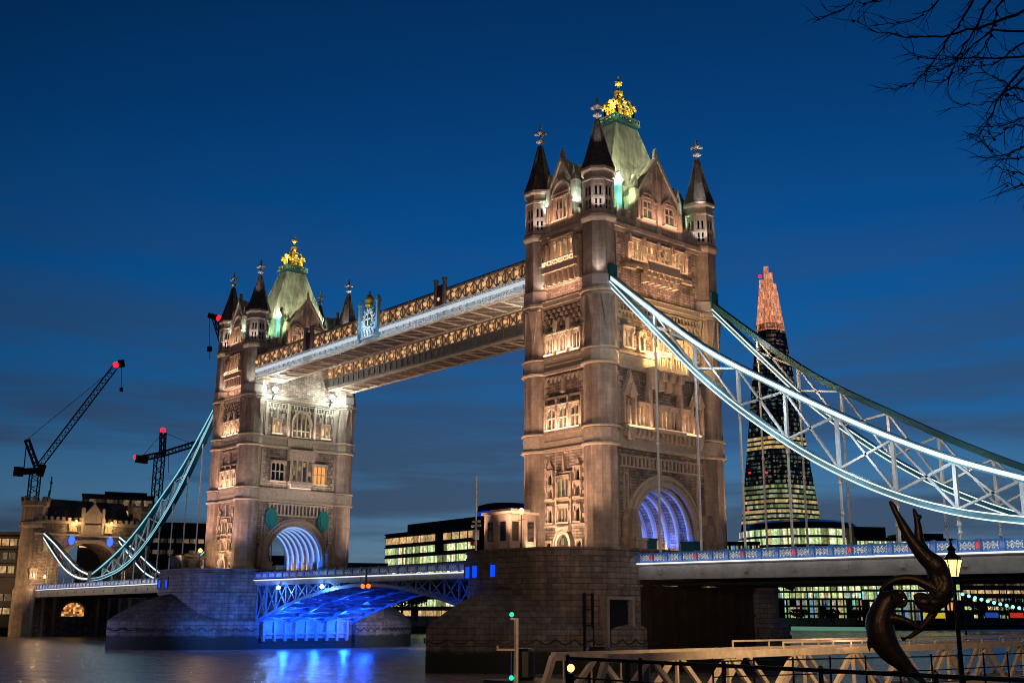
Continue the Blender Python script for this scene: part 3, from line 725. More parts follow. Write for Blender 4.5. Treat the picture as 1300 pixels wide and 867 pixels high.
    def s4(b):
        for u in (-2.5, 2.5): F.box(b, u - .2, u + .2, .002, .5, 34.3, 40.0)
        for u in (-6.6, 6.6): F.box(b, u - .25, u + .25, .002, .3, 34.3, 40.0)
        for u in (-4.7, 4.7): F.box(b, u - 1.3, u - 1.0, .002, .4, 37.4, 38.2); F.box(b, u + 1.0, u + 1.3, .002, .4, 37.4, 38.2); F.box(b, u - .14, u + .14, .002, .5, 37.3, 39.2)
        F.box(b, -2.5, 2.5, .4, .9, 32.5, 34.1)
        for q in range(8): F.box(b, -2.2 + q * .6, -2.0 + q * .6, .9, 1.0, 32.8, 33.8)
    part('window_bay', 'trim_stone', T, s4)
    window(T, F, -4.0, 27.0, 29.9, 2.3, 3, 'dark_glass', dep=.3, transom=True)
    window(T, F, 4.0, 27.0, 29.9, 2.3, 3, 'lit_pane_amber', dep=.3, transom=True)
    def oriel(b):
        for z0, z1, h, o in ((30.4, 32.2, 2.3, 1.5), (26.4, 26.9, 2.2, 1.4), (25.6, 26.4, 1.9, 1.1)):
            F.poly(b, [(-h, z0), (h, z0), (h, z1), (-h, z1)], .002, o)
        for u in (-2.0, -1, 0, 1, 2.0): F.box(b, u - .12, u + .12, .9, 1.3, 26.9, 30.4)
        for q in range(16): u = -5.2 + q * .69; F.box(b, u - .14, u + .14, .16, .45, 21.4, 22.9)
        F.box(b, -5.6, 5.6, .002, .5, 22.9, 23.2); F.box(b, -5.6, 5.6, .002, .4, 21.1, 21.4)
    orl = part('oriel', 'carved_stone', T, oriel)
    part('pane', 'lit_pane_dim', orl, lambda b: F.box(b, -1.95, 1.95, .7, .95, 26.9, 30.4))
    for u in (-4.9, 4.9):
        def sh(b, u=u):
            F.poly(b, [(u, 18.7), (u + 1.0, 19.6), (u + 1.05, 21.2), (u + .6, 22.2), (u - .6, 22.2), (u - 1.05, 21.2), (u - 1.0, 19.6)], .45, .75)
            F.poly(b, [(u, 19.3), (u + .6, 19.9), (u + .6, 21.3), (u - .6, 21.3), (u - .6, 19.9)], .75, .95)
        part('shield', 'teal_shield', T, sh)
    # arch mouldings both faces
    for k in 'NS':
        F = FACES[k]
        def am(b, F=F):
            for t0, t, w in ((-.05, .3, .55), (.25, .35, .38), (.6, .3, .62), (.9, .35, .25)):
                F.archring(b, 0, ARS, ARX + t0, ARZ + t0, t, .002, w, 18)
                for s in (-1, 1):
                    u0, u1 = sorted((s * (ARX + t0), s * (ARX + t0 + t))); F.box(b, u0, u1, .002, w, TZ, ARS)
        part('arch_moulding', 'trim_stone', T, am)
        for s in (-1, 1):
            def plinth(b, F=F):
                u = s * (ARX + 1.0)
                F.box(b, u - .9, u + .9, .3, 2.4, TZ, 13.2); F.box(b, u - 1.0, u + 1.0, .25, 2.55, 13.2, 13.5); F.box(b, u - .7, u + .7, .3, 1.8, 13.5, 15.4)
                F.poly(b, [(u - .8, 15.4), (u + .8, 15.4), (u + .3, 16.6), (u - .3, 16.6)], .3, 1.6)
            part('plinth', 'smooth_stone', T, plinth)
    # vault ribs inside, washed by lamps
    for q in range(7):
        x = -5.2 + q * 1.73
        def rib(b, x=x):
            n = 18
            for k in range(n):
                a, c = PI * k / n, PI * (k + 1) / n; r0, r1 = ARX - .38, ARX + .0; z0, z1 = ARZ - .38, ARZ
                b.hexa([(x - .16, r0 * math.cos(a), ARS + z0 * math.sin(a)), (x + .16, r0 * math.cos(a), ARS + z0 * math.sin(a)), (x + .16, r1 * math.cos(a), ARS + z1 * math.sin(a)), (x - .16, r1 * math.cos(a), ARS + z1 * math.sin(a)),
                        (x - .16, r0 * math.cos(c), ARS + z0 * math.sin(c)), (x + .16, r0 * math.cos(c), ARS + z0 * math.sin(c)), (x + .16, r1 * math.cos(c), ARS + z1 * math.sin(c)), (x - .16, r1 * math.cos(c), ARS + z1 * math.sin(c))])
            for s in (-1, 1): b.box(x - .16, x + .16, min(s * ARX, s * (ARX - .38)), max(s * ARX, s * (ARX - .38)), TZ, ARS)
        r = part('vault_rib', 'white_iron', T, rib)
        def strip(b, x=x):
            n = 18
            for k in range(n):
                a, c = PI * k / n, PI * (k + 1) / n
                for xx in (x - .24,):
                    b.hexa([(xx - .05, (ARX - .3) * math.cos(a), ARS + (ARZ - .3) * math.sin(a)), (xx + .05, (ARX - .3) * math.cos(a), ARS + (ARZ - .3) * math.sin(a)), (xx + .05, (ARX - .15) * math.cos(a), ARS + (ARZ - .15) * math.sin(a)), (xx - .05, (ARX - .15) * math.cos(a), ARS + (ARZ - .15) * math.sin(a)),
                            (xx - .05, (ARX - .3) * math.cos(c), ARS + (ARZ - .3) * math.sin(c)), (xx + .05, (ARX - .3) * math.cos(c), ARS + (ARZ - .3) * math.sin(c)), (xx + .05, (ARX - .15) * math.cos(c), ARS + (ARZ - .15) * math.sin(c)), (xx - .05, (ARX - .15) * math.cos(c), ARS + (ARZ - .15) * math.sin(c))])
        part('rib_light', 'arch_white', r, strip)
    # road-level gate booths in the arch
    for s in (-1, 1):
        part('gate_booth', 'teal_iron', T, lambda b: (b.box(5.6, 7.4, min(s * 3.0, s * 4.7), max(s * 3.0, s * 4.7), TZ, 13.4), b.box(5.5, 7.5, min(s * 2.9, s * 4.8), max(s * 2.9, s * 4.8), 13.4, 13.6)))

near = thing('bridge_tower', 'nearer and larger gothic stone bridge tower on the right with gold crown', 'bridge tower', (0, 0, TZ), 'gothic towers of the bridge')
build_tower(near)
near.location = (41.15, 0, TZ)
far = copy_tree(near); far.location = (-41.15, 0, TZ); far.rotation_euler = (0, 0, PI)
far['label'] = 'farther gothic stone bridge tower on the left with two teal shields over its road arch'

# ================================================================== PIERS
def half_end(hx, y0, y1, e, n, sgn):
    pts = []
    for k in range(n + 1):
        a = PI * k / n
        c, s = math.cos(a), math.sin(a)
        x = hx * (abs(c) ** (2 / e)) * (1 if c >= 0 else -1); y = (y1 - y0) * (abs(s) ** (2 / e))
        pts.append((x, sgn * (y0 + y)))
    return pts
def pier_outline(hx, y0, y1, e=2.7, n=16):
    top = half_end(hx, y0, y1, e, n, 1); bot = half_end(hx, y0, y1, e, n, -1)[::-1]
    return top + bot       # ccw
def ogive(hx, y0, tip, n=10, sgn=-1):
    out = []
    for k in range(n + 1):
        t = k / n; out.append((hx * (1 - t ** 1.9), sgn * (y0 + (tip - y0) * t)))
    return out + [(-x, y) for x, y in out[-2::-1]]
def build_pier(Pr, cx, in_sign):
    sh = lambda pts: [(x + cx, y) for x, y in pts]
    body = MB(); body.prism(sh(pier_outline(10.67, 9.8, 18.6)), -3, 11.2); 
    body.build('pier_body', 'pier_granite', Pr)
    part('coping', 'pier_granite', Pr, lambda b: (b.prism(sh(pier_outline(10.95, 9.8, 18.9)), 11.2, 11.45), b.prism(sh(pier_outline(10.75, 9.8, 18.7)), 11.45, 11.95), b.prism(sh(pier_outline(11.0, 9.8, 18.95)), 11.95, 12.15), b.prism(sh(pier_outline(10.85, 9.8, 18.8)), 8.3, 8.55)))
    for sg in (-1, 1):
        def cut(b):
            ring = ogive(11.3, 9.0, 28.2, 12, sg); ap = (0, sg * 17.6)
            rows = []
            levels = [(1.0, -3), (1.0, 4.0), (.995, 4.25)] + [(s_, 4.25 + 4.1 * (1 - s_ ** 1.75)) for s_ in (.93, .84, .72, .58, .42, .25, .08)]
            for s_, z in levels: rows.append([(cx + ap[0] + (p[0] - ap[0]) * s_, ap[1] + (p[1] - ap[1]) * s_, z) for p in ring])
            n = len(ring); vs = [p for r in rows for p in r]
            fs = [(k * n + i, k * n + i + 1, (k + 1) * n + i + 1, (k + 1) * n + i) for k in range(len(rows) - 1) for i in range(n - 1)]
            b.add(vs, fs)
        part('cutwater', 'pier_granite', Pr, cut)
        for x, col in ((-7.6, 0), (-5.0, 0), (-1.4, 0)):
            hx = 10.67; yy = 9.8 + 8.8 * (1 - abs(x / hx) ** 2.7) ** (1 / 2.7)
            part('lit_niche', 'blue_lamp', Pr, lambda b: b.box(cx + x - .42, cx + x + .42, sg * (yy - .1) if sg > 0 else -(yy + .14), sg * (yy + .14) if sg > 0 else -(yy - .1), 9.35, 10.55))
            for e_ in (0,):
                part('niche_frame', 'dark_stone', Pr, lambda b: (b.box(cx + x - .62, cx + x - .42, -yy - .22 if sg < 0 else yy - .1, -yy + .1 if sg < 0 else yy + .22, 9.2, 10.75), b.box(cx + x + .42, cx + x + .62, -yy - .22 if sg < 0 else yy - .1, -yy + .1 if sg < 0 else yy + .22, 9.2, 10.75), b.box(cx + x - .62, cx + x + .62, -yy - .22 if sg < 0 else yy - .1, -yy + .1 if sg < 0 else yy + .22, 10.75, 10.95)))
def pier(cx, label, landward):
    Pr = thing('bridge_pier', label, 'bridge pier', (cx, 0, -3), 'granite piers in the river')
    build_pier(Pr, cx, 0)
    lx = cx + landward * 10.67; rx = cx - landward * 10.67; L_ = landward
    # recess shade put into dark pilasters and a panel on the landward side, recess with machinery on the river side
    def bay_posts(b):
        for y in np.arange(-8.4, 8.6, 1.9):
            x0, x1 = sorted((lx + L_ * .05, lx + L_ * .55)); b.box(x0, x1, y - .22, y + .22, -2, 8.8)
        for z in (2.6, 5.4, 8.2):
            x0, x1 = sorted((lx + L_ * .05, lx + L_ * .4)); b.box(x0, x1, -9, 8.9, z, z + .28)
    part('recess_pilasters', 'recess_shade_dark', Pr, bay_posts)
    part('shade_panel', 'recess_shade_dark', Pr, lambda b: b.box(*sorted((lx + L_ * .01, lx + L_ * .06)), -9.2, 9.0, -2, 9.0))
    for sg in (-1, 1):
        def swag(b):
            ring = [q for q in ogive(11.3, 9.0, 28.2, 12, sg)]; pts = []
            for i in range(len(ring) - 1):
                (xa_, ya_), (xb_, yb_) = ring[i], ring[i + 1]
                for t in (0, .25, .5, .75): pts.append((cx + (xa_ + (xb_ - xa_) * t) * 1.012, (ya_ + (yb_ - ya_) * t) * 1.008, 3.2 - .5 * math.sin(PI * t)))
            b.tube(pts, .07, 5)
        part('mooring_chain', 'dark_iron', Pr, swag)
    for y in (-6.4, -.3): part('lit_slit', 'lit_pane_dim', Pr, lambda b: b.box(*sorted((lx + L_ * .5, lx + L_ * .62)), y, y + 2.6, 8.45, 8.57))
    part('bascule_recess', 'grey_iron', Pr, lambda b: b.box(*sorted((rx - L_ * .03, rx - L_ * .01)), -8.0, 8.0, 1.6, 10.2))
    def ribs(b):
        for y in np.arange(-7.6, 7.7, 1.9): b.box(*sorted((rx - L_ * .03, rx - L_ * .5)), y - .2, y + .2, 1.2, 9.8)
        for z in (2.2, 4.4): b.box(*sorted((rx - L_ * .03, rx - L_ * .35)), -7.8, 7.8, z, z + .3)
    part('recess_frame', 'grey_iron', Pr, ribs)
    return Pr
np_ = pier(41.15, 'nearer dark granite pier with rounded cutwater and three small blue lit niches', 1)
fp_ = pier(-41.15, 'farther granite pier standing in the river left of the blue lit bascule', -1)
def gate(b):
    x = 51.35
    for y in (-14.1, -10.5): b.box(x - .5, x + .75, y - .18, y + .18, 2.2, 7.0)
    b.box(x - .5, x + .75, -14.3, -10.3, 7.0, 7.3)
gt = part('water_gate', 'concrete', np_, gate)
part('gate_opening', 'black_iron', gt, lambda b: b.box(50.9, 51.75, -13.9, -10.7, 2.0, 7.0))  # black block puts the dark of the opening into colour
part('ladder_rail', 'black_iron', np_, lambda b: [b.box(50.9, 51.15, y, y + .16, 1.5, 7.6) for y in (-16.4, -15.3)] and [b.box(50.95, 51.1, -16.4, -15.15, z, z + .1) for z in (3, 4.5, 6, 7.4)])

# ================================================================== ROAD DECKS
YD = 9.5
def deckz(x):   # road edge level falls gently to the banks
    ax = abs(x); return 10.62 if ax < 52 else 10.62 - .45 * ((ax - 52) / 82)
def panel(Dk, x0, x1, side, red):
    z = (deckz(x0) + deckz(x1)) / 2; y = side * YD; ya, yb = sorted((y, y + side * .1)); yc, yd = sorted((y + side * .1, y + side * .16)); xm = (x0 + x1) / 2; hw = (x1 - x0) / 2
    pm = part('parapet_panel', 'deck_blue', Dk, lambda b: (b.box(x0 + .002, x1 - .002, ya, yb, z + .06, z + 1.0), b.box(x0, x0 + .34, *sorted((y - side * .04, y + side * .22)), z + .05, z + 1.08)))
    def lat(b):
        a0, a1 = x0 + .5, x1 - .18; n = 3; w = (a1 - a0) / n
        for k in range(n):
            c = a0 + w * (k + .5)
            for q in range(8):
                t0, t1 = 2 * PI * q / 8, 2 * PI * (q + 1) / 8; r = w * .43
                b.bar((c + r * math.cos(t0), y + side * .13, z + .53 + r * .72 * math.sin(t0)), (c + r * math.cos(t1), y + side * .13, z + .53 + r * .72 * math.sin(t1)), .05, .075)
            b.bar((c - w / 2, y + side * .13, z + .24), (c + w / 2, y + side * .13, z + .82), .05, .07); b.bar((c - w / 2, y + side * .13, z + .82), (c + w / 2, y + side * .13, z + .24), .05, .07)
    if abs(y - YD * side) < 1: part('panel_tracery', 'white_iron', pm, lat)
    if red: part('small_shield', 'red_shield', pm, lambda b: b.box(x0 + .02, x0 + .32, *sorted((y + side * .22, y + side * .3)), z + .3, z + .85))
def deck(xa, xb, label, name='bridge_deck', n=43):
    Dk = thing(name, label, 'road deck', ((xa + xb) / 2, 0, 9.0), 'road decks of the bridge')
    steps = 12
    def slab(b):
        for k in range(steps):
            x0, x1 = xa + (xb - xa) * k / steps, xa + (xb - xa) * (k + 1) / steps
            za, zb = deckz(x0), deckz(x1)
            b.hexa([(x0, -YD + .3, za - .6), (x1, -YD + .3, zb - .6), (x1, YD - .3, zb - .6), (x0, YD - .3, za - .6), (x0, -YD + .3, za - .1), (x1, -YD + .3, zb - .1), (x1, YD - .3, zb - .1), (x0, YD - .3, za - .1)])
    part('roadway', 'asphalt', Dk, slab)
    for s in (-1, 1):
        def gird(b):
            for k in range(steps):
                x0, x1 = xa + (xb - xa) * k / steps, xa + (xb - xa) * (k + 1) / steps; za, zb = deckz(x0), deckz(x1)
                for o0, o1, t0, t1 in ((0, .32, -1.55, -.12), (.32, .5, -1.62, -1.42), (.1, .45, -.2, -.12)):
                    y0, y1 = sorted((s * (YD - .35 + o0), s * (YD - .35 + o1)))
                    b.hexa([(x0, y0, za + t0), (x1, y0, zb + t0), (x1, y1, zb + t0), (x0, y1, za + t0), (x0, y0, za + t1), (x1, y0, zb + t1), (x1, y1, zb + t1), (x0, y1, za + t1)])
            nn = int((xb - xa) / 5.35)
            for k in range(nn):
                x = xa + 3 + k * 5.35; z = deckz(x) - .85
                b.lathe(0, 0, [(0, 0), (0, 0)], 3) if False else b.box(x - .22, x + .22, *sorted((s * (YD - .03), s * (YD + .12))), z - .22, z + .22)
        part('edge_girder', 'grey_iron', Dk, gird)
        def strip(b):
            for k in range(steps):
                x0, x1 = xa + (xb - xa) * k / steps, xa + (xb - xa) * (k + 1) / steps; za, zb = deckz(x0), deckz(x1)
                y0, y1 = sorted((s * (YD + .02), s * (YD + .24)))
                b.hexa([(x0, y0, za - .1), (x1, y0, zb - .1), (x1, y1, zb - .1), (x0, y1, za - .1), (x0, y0, za + .03), (x1, y0, zb + .03), (x1, y1, zb + .03), (x0, y1, za + .03)])
        part('light_strip', 'led_deck', Dk, strip)
        for k in range(n):
            x0, x1 = xa + (xb - xa) * k / n, xa + (xb - xa) * (k + 1) / n
            panel(Dk, x0, x1, s, k % 3 == 1)
    def cross(b):
        m_ = int((xb - xa) / 2.7)
        for k in range(m_): x = xa + 1 + k * 2.7; b.box(x - .12, x + .12, -YD + .4, YD - .4, deckz(x) - 1.5, deckz(x) - .62)
        for y in (-6, -2, 2, 6): b.box(xa, xb, y - .15, y + .15, deckz(xb) - 1.7, deckz(xb) - 1.5)
    part('cross_girder', 'dark_iron', Dk, cross)
    return Dk
deck(51.85, 134, 'blue parapet road deck running from the near tower out of the picture on the right')
deck(-134, -51.85, 'low road deck between the far tower and the south bank gatehouse')
def bascule(sgn, label):
    xa, xb = (0.12, 30.4) if sgn > 0 else (-30.4, -.12)
    B = thing('bascule_leaf', label, 'bascule', ((xa + xb) / 2, 0, 8), 'two closed bascule leaves of the middle span')
    part('roadway', 'asphalt', B, lambda b: b.box(xa, xb, -YD + .3, YD - .3, 10.05, 10.45))
    bz = lambda x: 9.35 - 5.2 * (abs(x) / 30.4) ** 1.75
    ns = 10
    for y in (-8.9, -3.1, 3.1, 8.9):
        def g(b, y=y):
            xs = [xa + (xb - xa) * k / ns for k in range(ns + 1)]
            for k in range(ns):
                b.bar((xs[k], y, bz(xs[k])), (xs[k + 1], y, bz(xs[k + 1])), .34, .42); b.bar((xs[k], y, 9.85), (xs[k + 1], y, 9.85), .3, .4)
                b.bar((xs[k], y, bz(xs[k])), (xs[k], y, 9.8), .2, .2)
                if 9.8 - bz(xs[k]) > .8 or 9.8 - bz(xs[k + 1]) > .8:
                    b.bar((xs[k], y, bz(xs[k])), (xs[k + 1], y, 9.8), .16, .16); b.bar((xs[k], y, 9.8), (xs[k + 1], y, bz(xs[k + 1])), .16, .16)
        part('arched_girder', 'span_paint', B, g)
    def cr(b):
        for k in range(ns + 1):
            x = xa + (xb - xa) * k / ns; x = min(max(x, xa + .2), xb - .2)
            b.bar((x, -8.8, bz(x) + .1), (x, 8.8, bz(x) + .1), .28, .4); b.bar((x, -8.8, 9.7), (x, 8.8, 9.7), .2, .5)
            if k < ns:
                x2 = xa + (xb - xa) * (k + 1) / ns
                for ya, yb in ((-8.9, -3.1), (-3.1, 3.1), (3.1, 8.9)):
                    b.bar((x, ya, bz(x)), (x2, yb, bz(x2)), .15, .15); b.bar((x, yb, bz(x)), (x2, ya, bz(x2)), .15, .15)
    part('cross_bracing', 'span_paint', B, cr)
    def sk(b):
        for k in range(ns):
            x0, x1 = xa + (xb - xa) * k / ns, xa + (xb - xa) * (k + 1) / ns
            if k % 1 == 0:
                for ya, yb in ((-8.2, -4.0), (-2.4, 2.4), (4.0, 8.2)):
                    b.hexa([(x0 + .3, ya, bz(x0) + .45), (x1 - .3, ya, bz(x1) + .45), (x1 - .3, yb, bz(x1) + .45), (x0 + .3, yb, bz(x0) + .45), (x0 + .3, ya, bz(x0) + .5), (x1 - .3, ya, bz(x1) + .5), (x1 - .3, yb, bz(x1) + .5), (x0 + .3, yb, bz(x0) + .5)])
    part('underside_plate', 'grey_iron', B, sk)
    for s in (-1, 1):
        part('edge_beam', 'grey_iron', B, lambda b: b.box(xa, xb, *sorted((s * (YD - .3), s * YD)), 9.7, 10.35))
        part('light_strip', 'led_deck', B, lambda b: b.box(xa, xb, *sorted((s * (YD + .02), s * (YD + .24))), 10.36, 10.5))
        for k in range(14):
            x0, x1 = xa + (xb - xa) * k / 14, xa + (xb - xa) * (k + 1) / 14
            panel(B, x0, x1, s, False)
    return B
deckz_full = deckz
bascule(-1, 'blue lit bascule leaf hinged at the far pier, with arched lattice girders')
bascule(1, 'bascule leaf of the middle span half hidden behind the nearer pier')
for cx_, lb in ((41.15, 'short road slab through the arch of the nearer tower'), (-41.15, 'short road slab through the arch of the farther tower')):
    b = MB(); b.box(cx_ - 10.6, cx_ + 10.6, -9.2, 9.2, 11.2 - .6, 10.95 - .2); 
    b = MB(); b.box(cx_ - 10.55, cx_ + 10.55, -9.2, 9.2, 11.9, 12.154 + .01) if False else b.box(cx_ - 10.5, cx_ + 10.5, -5.0, 5.0, 10.2, 10.6)
    struct('road', b, 'asphalt')
# navigation lamps under the middle of the span
tag_o = thing('navigation_light', 'pair of orange lamps hanging under the middle of the bascule span', 'lamp', (2.0, -9.9, 8.6))
part('bracket', 'dark_iron', tag_o, lambda b: (b.box(1.0, 3.0, -9.95, -9.8, 9.3, 9.7), b.box(1.9, 2.1, -10.0, -9.8, 9.6, 11.4)))
for x in (1.3, 2.7): part('lamp', 'orange_lamp', tag_o, lambda b: b.lathe(x, -9.95, [(.12, 9.4), (.28, 9.25), (.3, 9.0), (.18, 8.8)], 8))

# ================================================================== WALKWAYS
def walkway(s, label):
    Wk = thing('high_walkway', label, 'walkway', (0, s * 7.2, 43.2), 'high level walkways between the towers')
    xa, xb = -34.95, 34.95; y0, y1 = sorted((s * 4.7, s * 9.4)); n = 22; st = (xb - xa) / n
    part('roof', 'dark_iron', Wk, lambda b: (b.hexa([(xa, y0 - .2, 47.25), (xb, y0 - .2, 47.25), (xb, y1 + .2, 47.25), (xa, y1 + .2, 47.25), (xa, y0 + 1, 47.95), (xb, y0 + 1, 47.95), (xb, y1 - 1, 47.95), (xa, y1 - 1, 47.95)]),))
    part('floor', 'soffit_panel', Wk, lambda b: b.box(xa, xb, y0 + .12, y1 - .12, 43.45, 43.7))
    def ribs(b):
        for k in range(n + 1):
            x = xa + st * k; x = min(max(x, xa + .1), xb - .1); b.box(x - .1, x + .1, y0 + .25, y1 - .25, 43.3, 43.45)
        for k in range(n):
            x = xa + st * k; b.bar((x, y0 + .3, 43.41), (x + st, y1 - .3, 43.41), .1, .06)
        for y in (y0, y1 - .35): b.box(xa, xb, y, y + .35, 43.22, 43.5)
    part('soffit_rib', 'cream_paint', Wk, ribs)
    for f in (-1, 1):    # outer and inner side
        y = s * 7.05 + f * 2.35; outer = (f == s)
        sg = f
        def lower(b):
            b.box(xa, xb, *sorted((y - sg * .3, y)), 43.5, 45.15)
            b.box(xa, xb, *sorted((y, y + sg * .28)), 44.95, 45.2); b.box(xa, xb, *sorted((y, y + sg * .2)), 43.6, 43.8)
            for k in range(n * 2):
                x = xa + st * .5 * k + .3; b.box(x - .1, x + .1, *sorted((y, y + sg * .16)), 43.8, 44.95)
        part('side_girder', 'white_iron' if outer and s < 0 else 'grey_iron', Wk, lower)
        part('window_glass', 'walkway_glass', Wk, lambda b: b.box(xa, xb, *sorted((y - sg * .22, y - sg * .18)), 45.2, 47.15))
        def lattice(b):
            b.box(xa, xb, *sorted((y - sg * .15, y + sg * .1)), 47.0, 47.24); 
            m_ = n * 2; w = (xb - xa) / m_
            for k in range(m_):
                x = xa + w * k
                b.bar((x, y - sg * .05, 45.2), (x + w, y - sg * .05, 47.0), .07, .17); b.bar((x, y - sg * .05, 47.0), (x + w, y - sg * .05, 45.2), .07, .17)
                b.box(x - .08, x + .08, *sorted((y - sg * .12, y + sg * .06)), 45.2, 47.0)
                b.box(x + w / 2 - .26, x + w / 2 + .26, *sorted((y - sg * .1, y + sg * .08)), 45.85, 46.35)
        part('lattice', 'brownlattice', Wk, lattice)
        for k in range(m2 := n * 2):
            pass
        if outer and s < 0:
            part('light_strip', 'led_soft', Wk, lambda b: b.box(xa, xb, *sorted((y + sg * .1, y + sg * .24)), 44.35, 44.8))
    # lamps behind the lattice
    for k in range(n * 2):
        if k % 2 == 0:
            x = xa + (xb - xa) / (n * 2) * (k + .5)
            for f in (-1, 1):
                y = s * 7.05 + f * 2.35
                if (s < 0 and f < 0) or (s > 0 and f < 0): part('lamp', 'lamp_warm_small', Wk, lambda b: b.ball((x, y + f * .14, 46.1), .3, 8))
    if s < 0:
        for x in (-17.2, 17.0):
            def pil(b):
                for d in (-.95, .95): b.box(x + d - .18, x + d + .18, -9.85, -9.4, 45.2, 48.6); b.box(x + d - .26, x + d + .26, -9.93, -9.35, 48.6, 48.85)
            part('pilaster', 'grey_iron', Wk, pil)
            part('panel', 'red_panel', Wk, lambda b: b.box(x - .77, x + .77, -9.66, -9.42, 45.25, 48.0))
        def arms(b):
            for d in (-2.3, 2.3):
                b.box(d - .22, d + .22, -10.0, -9.45, 43.6, 49.2); b.ball((d, -9.72, 49.5), .34, 8); b.box(d - .34, d + .34, -10.08, -9.4, 48.9, 49.2)
            b.box(-2.08, 2.08, -9.75, -9.5, 43.9, 46.6)
        am = part('coat_of_arms', 'sky_blue_iron', Wk, arms)
        def scroll(b):   # lacy white mantling round the shield
            rr = random.Random(5)
            for a in range(26):
                t = 2 * PI * a / 26; k_ = 1.0 + .28 * (a % 2); cx_, cz_ = 1.25 * k_ * math.cos(t), 46.5 + 1.35 * k_ * math.sin(t)
                b.tube([(cx_ * .75, -9.85, 46.5 + (cz_ - 46.5) * .75), (cx_, -9.93, cz_), (cx_ + rr.uniform(-.25, .25), -9.9, cz_ + rr.uniform(-.1, .35))], [.1, .13, .06], 5)
            b.tube([(1.25 * .8 * math.cos(2 * PI * a / 20), -9.86, 46.5 + 1.35 * .8 * math.sin(2 * PI * a / 20)) for a in range(21)], .09, 5)
            for x in (-1.5, -.75, 0, .75, 1.5): b.tube([(x, -9.85, 43.95), (x + .15, -9.9, 44.5), (x - .1, -9.85, 45.0)], [.16, .12, .07], 5)
            b.box(-1.9, 1.9, -9.93, -9.77, 43.95, 44.2)
        part('mantling', 'white_paint_bright', am, scroll)
        part('shield', 'dark_green_paint', am, lambda b: (lambda P_: b.add([(x, -9.9, z) for x, z in P_] + [(x, -9.76, z) for x, z in P_], [tuple(range(5)), tuple(range(9, 4, -1))] + [(i_, (i_ + 1) % 5, 5 + (i_ + 1) % 5, 5 + i_) for i_ in range(5)]))([(0, 45.5), (.75, 46.2), (.75, 47.3), (-.75, 47.3), (-.75, 46.2)]))
        part('shield_device', 'white_paint_bright', am, lambda b: (b.box(-.1, .1, -9.98, -9.9, 45.7, 47.25), b.box(-.7, .7, -9.98, -9.9, 46.55, 46.75)))
        part('back_plate', 'sky_blue_iron', am, lambda b: b.box(-1.3, 1.3, -9.755, -9.6, 46.6, 48.2))
        part('crown', 'gold', am, lambda b: (b.lathe(0, -9.75, [(.5, 48.5), (.62, 48.7), (.55, 49.0), (.7, 49.5), (.6, 49.9), (.3, 50.2), (.12, 50.35), (.22, 50.6), (.05, 50.85)], 8)))
    return Wk
mat('brownlattice', (.36, .25, .16), .6, noise=.3)
glow('lamp_warm_small', (1, .56, .24), .8)
mat('red_panel', (.10, .02, .02), .6)
mat('white_paint_bright', (.7, .74, .76), .5, noise=.1)
mat('dark_green_paint', (.02, .07, .05), .5)
walkway(-1, 'nearer upper walkway with white lit edge and coat of arms at mid span')
walkway(1, 'upper walkway behind, amber lattice windows and no coat of arms')

# ================================================================== SUSPENSION CHAINS
def crv(pts, n):
    P = np.array(pts, float); xs = P[:, 0]; zs = P[:, 1]
    m = np.zeros(len(xs)); d = np.diff(zs) / np.diff(xs); m[1:-1] = (d[1:] + d[:-1]) / 2; m[0] = d[0]; m[-1] = d[-1]
    def f(x):
        i = int(min(max(np.searchsorted(xs, x) - 1, 0), len(xs) - 2)); h = xs[i + 1] - xs[i]; t = (x - xs[i]) / h
        return (2 * t**3 - 3 * t**2 + 1) * zs[i] + (t**3 - 2 * t**2 + t) * h * m[i] + (-2 * t**3 + 3 * t**2) * zs[i + 1] + (t**3 - t**2) * h * m[i + 1]
    return f
UP = crv([(47.3, 42.7), (54.7, 36.6), (61.3, 31.5), (70.5, 26.0), (78.5, 21.6), (85.5, 18.3), (92, 15.9), (98, 14.0), (102.6, 12.7)], 0)
LO = crv([(47.3, 42.1), (56, 33.3), (61.1, 28.3), (70.2, 21.3), (75.8, 17.9), (81.7, 15.2), (86.5, 13.7), (92, 12.7), (98, 12.0), (102.6, 11.9)], 0)
UP2 = crv([(102.6, 12.7), (110, 14.1), (118, 16.9), (126, 20.0), (135, 23.0)], 0)
LO2 = crv([(102.6, 11.9), (110, 12.4), (118, 14.3), (126, 17.8), (135, 22.2)], 0)
